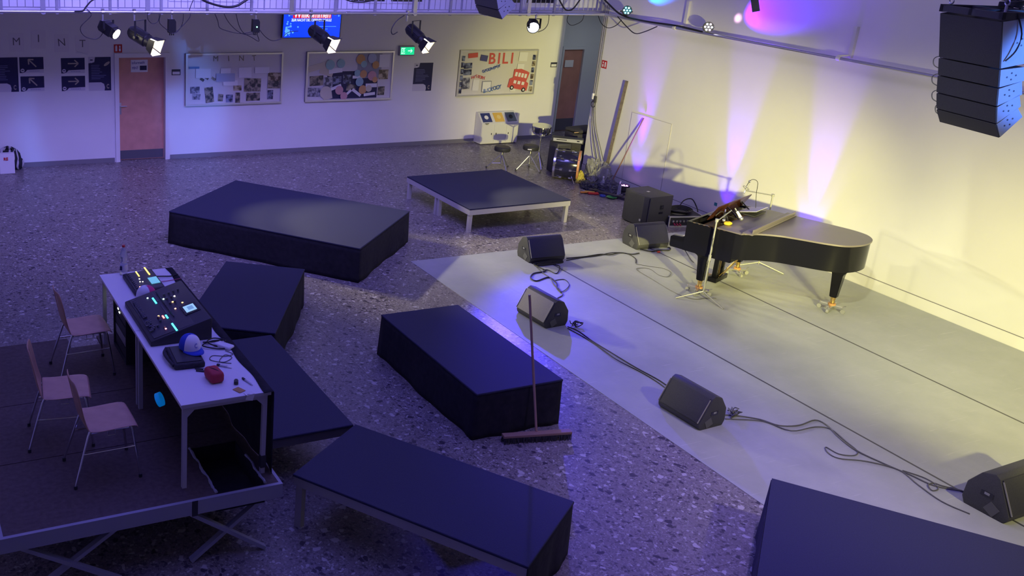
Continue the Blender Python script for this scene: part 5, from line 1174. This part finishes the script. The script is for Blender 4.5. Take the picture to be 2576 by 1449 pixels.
# ---------------------------------------------------------------- LED uplights at the wall
def uplight(label, y, x=-.24, leds=None):
    t = thing('led_uplight', label, 'uplight', (x, y, 0))
    T = Matrix.Translation((0, 0, .13))
    MB().lathe([(.05, -.10), (.095, -.06), (.10, .03), (.088, .03), (.085, .01)], n=20, M=T).obj('housing', M_PLAS, t, smooth=True)
    for i in range(7):
        a = 2*PI*i/6; p = (0, 0, .14) if i == 6 else (.055*math.cos(a), .055*math.sin(a), .14)
        MB().ball(p, .016, seg=10).obj('led', mat('led_violet', (.6, .3, 1), .4, emit=(.85, .35, 1), es=8), t)
    b = MB(); b.bar((-.10, -.112, .01), (.10, -.112, .01), .03, .012); b.bar((0, -.112, .01), (0, -.112, .15), .03, .006); b.bar((0, .112, .01), (0, .112, .15), .03, .006); b.bar((-.10, .112, .01), (.10, .112, .01), .03, .012); b.obj('bracket', M_PLAS, t)
UPL = ((-4.28, 'low LED uplight with violet lights beside the leaning wooden stick'), (-6.47, 'low LED uplight at the wall hidden behind the opened piano desk'), (-8.12, 'low LED uplight on the floor behind the piano tail'))
for i, (y, l) in enumerate(UPL):
    uplight(l, y)
    spot('uplight_beam', (-.24, y, .19), (0.0, y, 2.7), (.13, .0, 1.0), (480, 640, 640)[i], 24, .7, .05)
    spot('uplight_core', (-.24, y, .19), (0.0, y, 1.7), ((.65, .0, 1.0), (.2, 0, 1), (.45, .0, 1.0))[i], (120, 30, 50)[i], 15, .9, .05)
    spot('uplight_spill', (-.24, y, .19), (0.0, y, .9), (.10, .0, 1.0), (34, 34, 44)[i], 50, .6, .05)

# ---------------------------------------------------------------- drum corner
def throne(label, loc, rz, seat_z, cushion=.16):
    t = thing('drum_throne', label, 'stool', loc, rz)
    MB().lathe([(cushion-.01, seat_z-.09), (cushion, seat_z-.075), (cushion, seat_z-.02), (cushion-.02, seat_z), (0.02, seat_z+.003)], n=24).obj('seat', M_PLAS, t, smooth=True)
    MB().tube([(0, 0, .14), (0, 0, seat_z-.09)], .016, n=10, sm=1).obj('post', M_CHROME, t, smooth=True)
    MB().cyl((0, 0, seat_z-.17), (0, 0, seat_z-.12), .028, n=12).obj('height_collar', M_STEEL, t, smooth=True)
    for k in range(3):
        a = 2*PI*k/3+.4; e = Vector((math.cos(a), math.sin(a), 0))
        MB().tube([e*.02+Vector((0, 0, .30)), e*.27+Vector((0, 0, .02))], .010, n=8, sm=1).obj('leg', M_STEEL, t, smooth=True)
        MB().tube([Vector((0, 0, .13)), e*.18+Vector((0, 0, .11))], .005, n=6, sm=1).obj('brace', M_STEEL, t, smooth=True)
        MB().ball(e*.275+Vector((0, 0, .02)), .02, seg=8).obj('rubber_foot', M_PLAS, t)
throne('round black drum stool standing alone in front of the recycling bins', (-1.60, -2.20, 0), 0, .47)
throne('round black drum stool with pale label next to the snare drum', (-1.08, -2.42, 0), .5, .52)
MB().box((-1.20, -2.55, .47), (.08, .012, .018), rz=R(-40)).obj('brand_label', M_PAPER, label='small pale label strip on the side of the second drum stool', cat='label')
# bass drum lying with its axis along the wall
t = thing('bass_drum', 'glossy dark blue bass drum with chrome hardware on its spurs', 'drum', (-.72, -3.14, .30), R(-42))
M_DR = mat('drum_shell', (.012, .012, .035), .15, coat=.8)
Rx = Matrix.Rotation(PI/2, 4, 'X')
MB().lathe([(.265, -.21), (.27, -.20), (.27, .20), (.265, .21)], n=40, M=Matrix.Rotation(PI/2, 4, 'Y')).obj('shell', M_DR, t, smooth=True)
for x, m_ in ((-.225, M_CHROME), (.225, mat('hoop_maple', (.55, .25, .10), .4))):
    b = MB(); 
    b.lathe([(.272, x-.02), (.288, x-.02), (.288, x+.02), (.272, x+.02)], n=40, M=Matrix.Rotation(PI/2, 4, 'Y')); b.obj('hoop', m_, t, smooth=True)
MB().cyl((.235, 0, 0), (.249, 0, 0), .268, n=40).obj('drum_head', mat('drum_head_dark', (.06, .055, .06), .25), t, smooth=True)
MB().box((.2505, -.02, .16), (.003, .20, .07), rx=.1).obj('head_label', M_PAPER, t)
MB().cyl((-.249, 0, 0), (-.235, 0, 0), .268, n=40).obj('drum_head', M_PLAS, t, smooth=True)
for k in range(8):
    a = 2*PI*k/8+.2; e = Vector((0, math.cos(a), math.sin(a)))
    b = MB(); b.cyl(e*.285+Vector((-.24, 0, 0)), e*.285+Vector((-.10, 0, 0)), .005, n=6); b.cyl(e*.285+Vector((.24, 0, 0)), e*.285+Vector((.10, 0, 0)), .005, n=6)
    b.box(e*.278+Vector((-.09, 0, 0)), (.05, .03, .03)); b.box(e*.278+Vector((.09, 0, 0)), (.05, .03, .03)); b.obj('tension_lug', M_CHROME, t, smooth=True)
for s in (-1, 1): MB().tube([(.12, s*.20, -.18), (.20, s*.33, -.295)], .009, n=8, sm=1).obj('spur', M_CHROME, t, smooth=True)
# snare on stand
t = thing('snare_drum', 'dark snare drum with chrome hoops on a tripod stand', 'drum', (-.75, -2.26, .80), 0, rot=(R(4), R(-3), 0))
MB().lathe([(.175, -.07), (.178, -.065), (.178, .055), (.175, .06)], n=36).obj('shell', M_DR, t, smooth=True)
for z in (-.07, .06): MB().lathe([(.180, z-.008), (.190, z-.008), (.190, z+.010), (.180, z+.010)], n=36).obj('hoop', M_CHROME, t, smooth=True)
MB().cyl((0, 0, .052), (0, 0, .062), .178, n=36).obj('drum_head', mat('snare_head', (.55, .53, .50), .5), t, smooth=True)
for k in range(8):
    a = 2*PI*k/8; MB().box((.184*math.cos(a), .184*math.sin(a), -.005), (.018, .018, .11), rz=a).obj('tension_lug', M_CHROME, t)
t = thing('snare_stand', 'chrome tripod stand carrying the snare drum', 'stand', (-.75, -2.26, 0))
MB().tube([(0, 0, .12), (0, 0, .66)], .012, n=10, sm=1).obj('pole', M_CHROME, t, smooth=True)
for k in range(3):
    a = 2*PI*k/3+2.4; MB().tube([(0, 0, .32), (.20*math.cos(a), .20*math.sin(a), .015)], .010, n=8, sm=1).obj('leg', M_STEEL, t, smooth=True)
    MB().tube([(0, 0, .64), (.16*math.cos(a), .16*math.sin(a), .695)], .008, n=8, sm=1).obj('basket_arm', M_CHROME, t, smooth=True)
# black amplifier cabinet with the keyboard across it
t = thing('amplifier_cabinet', 'tall black cabinet standing upright behind the bass drum', 'cabinet', (-.57, -2.68, 0), R(-8))
MB().b2(-.15, .15, -.15, .17, .015, .62, bev=.01).obj('body', M_PLASR, t, smooth=True); MB().b2(-.12, .12, -.158, -.15, .05, .58).obj('front_cloth', M_GRILLE, t)
t = thing('electric_keyboard', 'silver-edged keyboard lying across the black cabinet', 'keyboard', (-.50, -2.70, .625), R(-38))
MB().box((.06, 0, .05), (.60, .20, .09), bev=.008).obj('body', M_PLAS, t, smooth=True); MB().box((.06, -.103, .055), (.56, .006, .06)).obj('front_panel', mat('keyboard_silver', (.35, .35, .36), .5), t)
b = MB(); b.box((-.06, -.108, .06), (.20, .004, .014)); b.box((.26, -.108, .06), (.05, .004, .02)); b.obj('slots', M_DARKW, t)
t = thing('drum_stick', 'pale wooden drum stick on the black cases at the passage', 'stick', (.10, -2.45, .74), R(5)); MB().cyl((-.2, 0, 0), (.2, 0, 0), .008, .005, n=8).obj('stick', mat('stick_wood', (.62, .42, .24), .5), t)
for i, (x, y, sx, sy, h, l) in enumerate(((.25, -2.30, .60, .42, .70, 'black transport case in the passage behind the keyboard'), (.95, -1.95, .55, .45, .60, 'black soft case stacked in the passage below the brown door'))):
    t = thing('transport_case', l, 'case', (x, y, 0), R(-14)); MB().b2(-sx/2, sx/2, -sy/2, sy/2, .01, h, bev=.03, seg=3).obj('body', M_BLACK, t, smooth=True)
    MB().tube([(-.1, -sy/2-.005, h*.7), (-.08, -sy/2-.04, h*.75), (.08, -sy/2-.04, h*.75), (.1, -sy/2-.005, h*.7)], .012).obj('handle', M_PLAS, t, smooth=True)
t = thing('cymbal_bag', 'flat black bag lying on top of the transport case in the passage', 'bag', (.30, -2.24, .70), R(8)); MB().box((0, 0, .045), (.62, .42, .07), bev=.03, seg=3).obj('body', M_BLACK, t, smooth=True); MB().tube([(-.2, -.2, .05), (0, -.25, .08), (.2, -.2, .05)], .010).obj('strap', M_PLAS, t, smooth=True)

# recycling bins
t = thing('recycling_station', 'white three-part recycling bin station against the back wall', 'recycling bins', (-.37, -.02, 0))
def bx(b): b.prism([(0, .02), (.27, .02), (.27, .50), (.03, .70), (0, .70)], -.48, .48, M=Matrix.Rotation(-PI/2, 4, 'Z') @ Matrix.Rotation(PI/2, 4, 'X'), bev=.006)
b = MB()
pf = [(0, .02), (-.27, .02), (-.27, .47), (-.06, .68), (0, .68)]
a_ = [b.bm.verts.new((-.48, y, z)) for y, z in pf]; c_ = [b.bm.verts.new((.48, y, z)) for y, z in pf]; k5 = len(pf)
b.bm.faces.new(a_); b.bm.faces.new(c_[::-1])
for i in range(k5): b.bm.faces.new((a_[i], c_[i], c_[(i+1) % k5], a_[(i+1) % k5]))
b.obj('body', M_BINW, t)
MB().b2(-.46, .46, -.25, -.02, 0, .02).obj('plinth', M_PLAS, t)
for k, x in enumerate((-.32, 0, .32)):
    MB().b2(x-.153, x+.153, -.282, -.27, .05, .45).obj('door', M_BINW, t); MB().b2(x-(.10 if k else -.10)-.008, x-(.10 if k else -.10)+.008, -.290, -.282, .22, .26).obj('lock', M_PLAS, t)
    m_ = (mat('bin_blue', (.03, .04, .16), .4), mat('bin_yellow', (.72, .45, .07), .4), mat('bin_black', (.06, .08, .11), .4))[k]
    MB().box((x, -.168, .581), (.24, .23, .008), rx=R(45)).obj('lid', m_, t)
    MB().cyl((x, -.168, .583), (x, -.174, .589), .05, n=20).obj('opening', (M_PAPER, mat('bin_yellow_light', (.8, .6, .2), .4), M_DARKW)[k], t)
b = MB(); b.box((-.36, -.285, .475), (.10, .004, .012)); b.box((-.36, -.285, .455), (.06, .004, .008)); b.obj('caption', M_PLAS, t)

# ---------------------------------------------------------------- leaning wood, plastic sheets, litter by the wall
t = thing('wooden_plank', 'long weathered wooden plank leaning against the right wall', 'plank', (0, 0, 0))
b = MB(); b.bar((-.08, -3.50, .01), (-.035, -3.68, 2.0), .035, .05, roll=.3); b.obj('plank', mat('old_wood', (.14, .11, .09), .8, noise=.3, nscale=18), t)
t = thing('wooden_stick', 'thin wooden stick leaning diagonally against the wall hatch', 'stick', (0, 0, 0))
MB().tube([(-.33, -3.96, .012), (-.03, -4.27, 1.42)], .012, n=8, sm=1).obj('stick', mat('stick_red_wood', (.22, .12, .08), .6), t, smooth=True)
t = thing('floor_truss', 'dark metal bar lying on the floor along the wall near the uplight', 'bar', (-.55, -4.55, 0), R(-66)); MB().b2(-.62, .62, -.05, .05, .0, .05, bev=.006).obj('bar', mat('dark_steel', (.07, .06, .07), .5, .4), t)
for x in (-.5, 0, .5): MB().b2(x-.04, x+.04, -.07, .07, .05, .06).obj('bar_plate', M_PLAS, t)
M_FOIL = mat('clear_grey_plastic_sheet', (.26, .26, .22), .2)
from mathutils import noise
def crumple(name, label, cat, loc, sc, m, seed, amp=.10, top=None):
    b = MB(); bmesh.ops.create_icosphere(b.bm, subdivisions=6, radius=1.0)
    o = Vector((seed*3.1, seed*1.7, seed*.9))
    for v in b.bm.verts:
        d = v.co.normalized(); q = d*1.5+o
        w_ = Vector((noise.noise(q*1.3+Vector((9, 0, 0))), noise.noise(q*1.3+Vector((0, 9, 0))), noise.noise(q*1.3+Vector((0, 0, 9)))))*.9
        r1 = 1-abs(noise.noise((q+w_)*1.6))*2.4; r2 = 1-abs(noise.noise((q+w_)*3.8))*2.4; r3 = 1-abs(noise.noise((q+w_)*8.5))*2.2
        f = 1+amp*(1.4*noise.noise(q*.8)+.55*r1*r1*(1 if r1 > 0 else -.3)+.16*r2+.04*r3-.25)
        c = Vector((d.x*sc[0], d.y*sc[1], d.z*sc[2]))*f; c.z = max(c.z, 0.004)
        v.co = c
    return b.obj(name, m, smooth=True, label=label, cat=cat, loc=loc)
crumple('plastic_sheet', 'tall heap of crumpled translucent plastic sheet behind the bass drum', 'plastic sheet', (-.33, -3.58, .0), (.21, .34, .44), M_FOIL, 3, .34)
crumple('rubbish_bag', 'crumpled dark grey bag slumped against the plastic heap', 'bag', (-.36, -4.02, 0), (.20, .22, .20), mat('grey_bag', (.10, .10, .12), .35), 9, .3)
crumple('rubbish_bag', 'shiny dark bag lying in front of the leaning plank', 'bag', (-.66, -3.80, 0), (.16, .20, .12), mat('dark_bag', (.05, .05, .06), .25), 12, .3)
crumple('yellow_bag', 'crumpled yellow cloth between drum and plastic heap', 'cloth', (-.60, -3.46, .0), (.08, .10, .22), mat('yellow_bag', (.50, .42, .06), .5), 5, .25)
t = thing('toy_sword', 'red and yellow plastic toy lying on the floor by the dark bag', 'toy', (-.92, -4.15, 0), R(-28))
MB().box((.06, 0, .018), (.20, .10, .03), bev=.01).obj('red_body', M_RED, t); MB().box((-.10, .02, .02), (.16, .05, .025), rz=.2, bev=.01).obj('orange_arm', mat('orange_plastic', (.75, .28, .04), .4), t); MB().box((.0, .035, .036), (.18, .03, .014), rz=-.15).obj('yellow_strip', mat('yellow_plastic', (.8, .55, .1), .4), t)
t = thing('toy_ball', 'small blue object beside the red toy on the floor', 'toy', (-.80, -4.37, 0)); MB().torus((0, 0, .02), .04, .018).obj('ring', mat('blue_plastic', (.02, .06, .35), .4), t, smooth=True); MB().ball((0, 0, .015), .022, seg=8).obj('hub', M_NAVY, t)
for (x, y, l, c_) in ((-.52, -4.0, 'clear plastic bottle standing on the floor before the dark bag', M_WHITE), (-.42, -4.36, 'clear plastic bottle with white cap beside the green dish', M_WHITE)):
    t = thing('plastic_bottle', l, 'bottle', (x, y, 0)); MB().lathe([(.03, 0), (.035, .01), (.035, .10), (.028, .13), (.034, .17), (.024, .21), (.012, .235), (.012, .25)], n=16).obj('body', gl, t, smooth=True); MB().cyl((0, 0, .248), (0, 0, .27), .015, n=12).obj('cap', c_, t)
t = thing('green_ball', 'small light green cup lying beside the clear bottle', 'cup', (-.43, -4.10, 0)); MB().lathe([(.025, 0), (.035, .05), (.033, .05), (.022, .006)], n=14).obj('cup', mat('green_light', (.25, .62, .22), .4), t, smooth=True); MB().cyl((0, 0, .004), (0, 0, .01), .024, n=12).obj('base', M_GREEN, t)
t = thing('pink_wrapper', 'pink wrapper on the floor beside the clear bottle', 'wrapper', (-.66, -4.20, 0)); MB().box((0, 0, .012), (.09, .06, .02), rz=.5, bev=.006).obj('wrapper', mat('pink_plastic', (.6, .06, .2), .4), t)
t = thing('green_dish', 'round green plastic dish on the floor by the wall corner', 'dish', (-.70, -4.50, 0)); MB().lathe([(.05, .0), (.095, .025), (.10, .03), (.09, .03), (.048, .008)], n=24).obj('bowl', M_GREEN, t, smooth=True); MB().box((.09, .03, .03), (.05, .03, .012), rz=.3).obj('grip', M_GREEN, t)

# small green marker on the wall
MB().b2(-.006, -.0005, -6.30, -6.24, .335, .39).obj('wall_sticker', mat('teal_sticker', (.03, .22, .25), .5), label='tiny teal sticker low on the right wall behind the piano', cat='sticker')

# ---------------------------------------------------------------- flown loudspeaker arrays
M_AMP = mat('speaker_side_grey', (.30, .32, .38), .55)
def array(label, loc, ph):
    """origin = lower front right corner; local x = along the front, local y = towards the back"""
    t = thing('line_array', label, 'speaker', loc, ph)
    # fronts: (back offset, height) from the bottom up, with tilt of each box
    F = [((0, .0), (-.08, .125), 43, .27), ((-.085, .137), (-.13, .287), 33, .27), ((-.135, .30), (-.17, .46), 21, .27), ((-.172, .475), (-.212, .635), 11, .28), ((-.215, .65), (-.33, 1.07), 9, .48)]
    for i, (a, b_, th, dp) in enumerate(F):
        e = Vector((math.cos(R(th)), math.sin(R(th)))); A = Vector(a); Bv = Vector(b_)
        c0 = A+e*dp+Vector((0, .012)) ; c1 = Bv+e*dp*.96-Vector((0, .02 if i < 4 else 0))
        pts = [(A.x, A.y), (c0.x, c0.y), (c1.x, c1.y), (Bv.x, Bv.y)]
        def ex(x0, x1, m, nm, g=0, par=t):
            b = MB(); P0 = [b.bm.verts.new((x0, p, q)) for p, q in pts]; P1 = [b.bm.verts.new((x1, p, q)) for p, q in pts]
            b.bm.faces.new(P0); b.bm.faces.new(P1[::-1])
            for k in range(4): b.bm.faces.new((P0[k], P1[k], P1[(k+1) % 4], P0[(k+1) % 4]))
            return b.obj(nm, m, par)
        el = ex(.012, .70-.012, M_PLASR, 'speaker_box')
        ex(.0, .012, M_AMP, 'side_plate', par=el); ex(.688, .70, M_AMP, 'side_plate', par=el)
        # front grille
        fv = (Bv-A); b = MB(); nrm = Vector((-fv.y, fv.x)).normalized()*.012
        q4 = [A, Bv, Bv+nrm, A+nrm]
        P0 = [b.bm.verts.new((.004, p.x, p.y)) for p in q4]; P1 = [b.bm.verts.new((.696, p.x, p.y)) for p in q4]
        b.bm.faces.new(P0); b.bm.faces.new(P1[::-1])
        for k in range(4): b.bm.faces.new((P0[k], P1[k], P1[(k+1) % 4], P0[(k+1) % 4]))
        b.obj('grille', M_GRILLE, el)
        b = MB(); ctr = (A+Bv)/2+e*dp*.45
        for dx_, dz_ in ((-.05, 0), (.0, .03), (.0, -.03), (.05, 0)): b.cyl((.703, ctr.x+e.x*dx_-e.y*dz_, ctr.y+e.y*dx_+e.x*dz_), (.70, ctr.x+e.x*dx_-e.y*dz_, ctr.y+e.y*dx_+e.x*dz_), .008, n=8)
        b.obj('rigging_pins', M_PLAS, el)
        # cable loop on the far side
        if i < 4:
            b = MB(); b.tube([(-.005, A.x+.02, A.y+.05), (-.06, A.x-.02, A.y+.08), (-.08, A.x-.02, A.y+.14), (-.04, A.x, A.y+.17), (-.005, A.x+.02, A.y+.12)], .005, n=6); b.obj('safety_loop', M_RUBG, el, smooth=True)
    # flying frame
    b = MB(); z = 1.12; y0_, y1_ = -.36, .42
    for x in (.02, .68): b.b2(x-.02, x+.02, y0_, y1_, z-.035, z+.035)
    for y in (y0_, -.02, y1_-.04): b.b2(.0, .70, y, y+.04, z-.03, z+.03)
    b.b2(.33, .37, y0_, y1_, z-.03, z+.03)
    b.obj('flying_frame', M_PLAS, t)
    b = MB(); b.cyl((.66, -.30, z+.03), (.66, -.30, z+.10), .012, n=8); b.torus((.66, -.30, z+.12), .025, .007, M=Matrix.Rotation(PI/2, 4, 'X')); b.torus((.06, -.30, z+.07), .025, .007, M=Matrix.Rotation(PI/2, 4, 'X')); b.obj('shackle', M_STEEL, t, smooth=True)
    for p in ((.66, -.30), (.06, -.30), (.35, .2)): MB().tube([(p[0], p[1], z+.08), (.36, 0, 3.6)], .006, n=6, sm=1).obj('steel_wire', M_RUB, t)
    b = MB()
    for k in range(4): b.tube([(.35+.10*math.cos(a*.6+k), .10+.09*math.sin(a*.6+k), z+.05+.006*a) for a in range(0, 13)], .010, n=6)
    b.tube([(.70, -.2, z+.03), (.73, -.12, z-.15), (.735, -.14, z-.3), (.71, -.2, z-.4)], .007, n=6)
    b.obj('coiled_cable', M_RUB, t, smooth=True)
    return t
def arr_at(label, A, phd):      # A = lower front corner on the picture's right
    w_ = Vector((math.cos(R(phd)), math.sin(R(phd)), 0)); return array(label, Vector(A)+.70*w_, R(phd+180))
arr_at('large black flown loudspeaker array hanging at the right picture edge', (-3.203, -12.438, 3.115), 80)
arr_at('flown loudspeaker seen from below at the top edge above the blue-white lamp', (-4.51, -5.93, 3.41), 85)
# lamp with barn door hanging into the top edge
t = thing('stage_lamp', 'black barn-door lamp hanging into the top picture edge, right of centre', 'stage lamp', (-6.40, -12.05, 4.62))
MB().box((0, 0, 0), (.26, .24, .24), bev=.03).obj('housing', M_LAMPB, t, smooth=True)
MB().tube([(0, 0, .12), (0, 0, 3.27)], .012, sm=1).obj('hanger', M_STEEL, t)
b = MB(); b.box((.01, -.10, -.29), (.20, .006, .19), rz=R(28), rx=R(-18)); b.obj('barn_door', M_LAMPB, t)
b = MB(); b.box((.14, .02, -.21), (.006, .22, .16), rz=R(20), ry=R(-35)); b.obj('barn_door', M_LAMPB, t)
b = MB(); b.box((-.14, .0, -.18), (.006, .22, .14), rz=R(20), ry=R(40)); b.obj('barn_door', M_LAMPB, t)
MB().b2(-.11, .11, -.11, .11, -.16, -.12).obj('filter_frame', M_LAMPB, t)
# added blue spot from an unseen source to tint the array side
spot('array_side_fill', (-.6, -17.5, 5.0), (-3.0, -12.2, 3.7), (.10, .26, 1.0), 5000, 12, .5, .08)
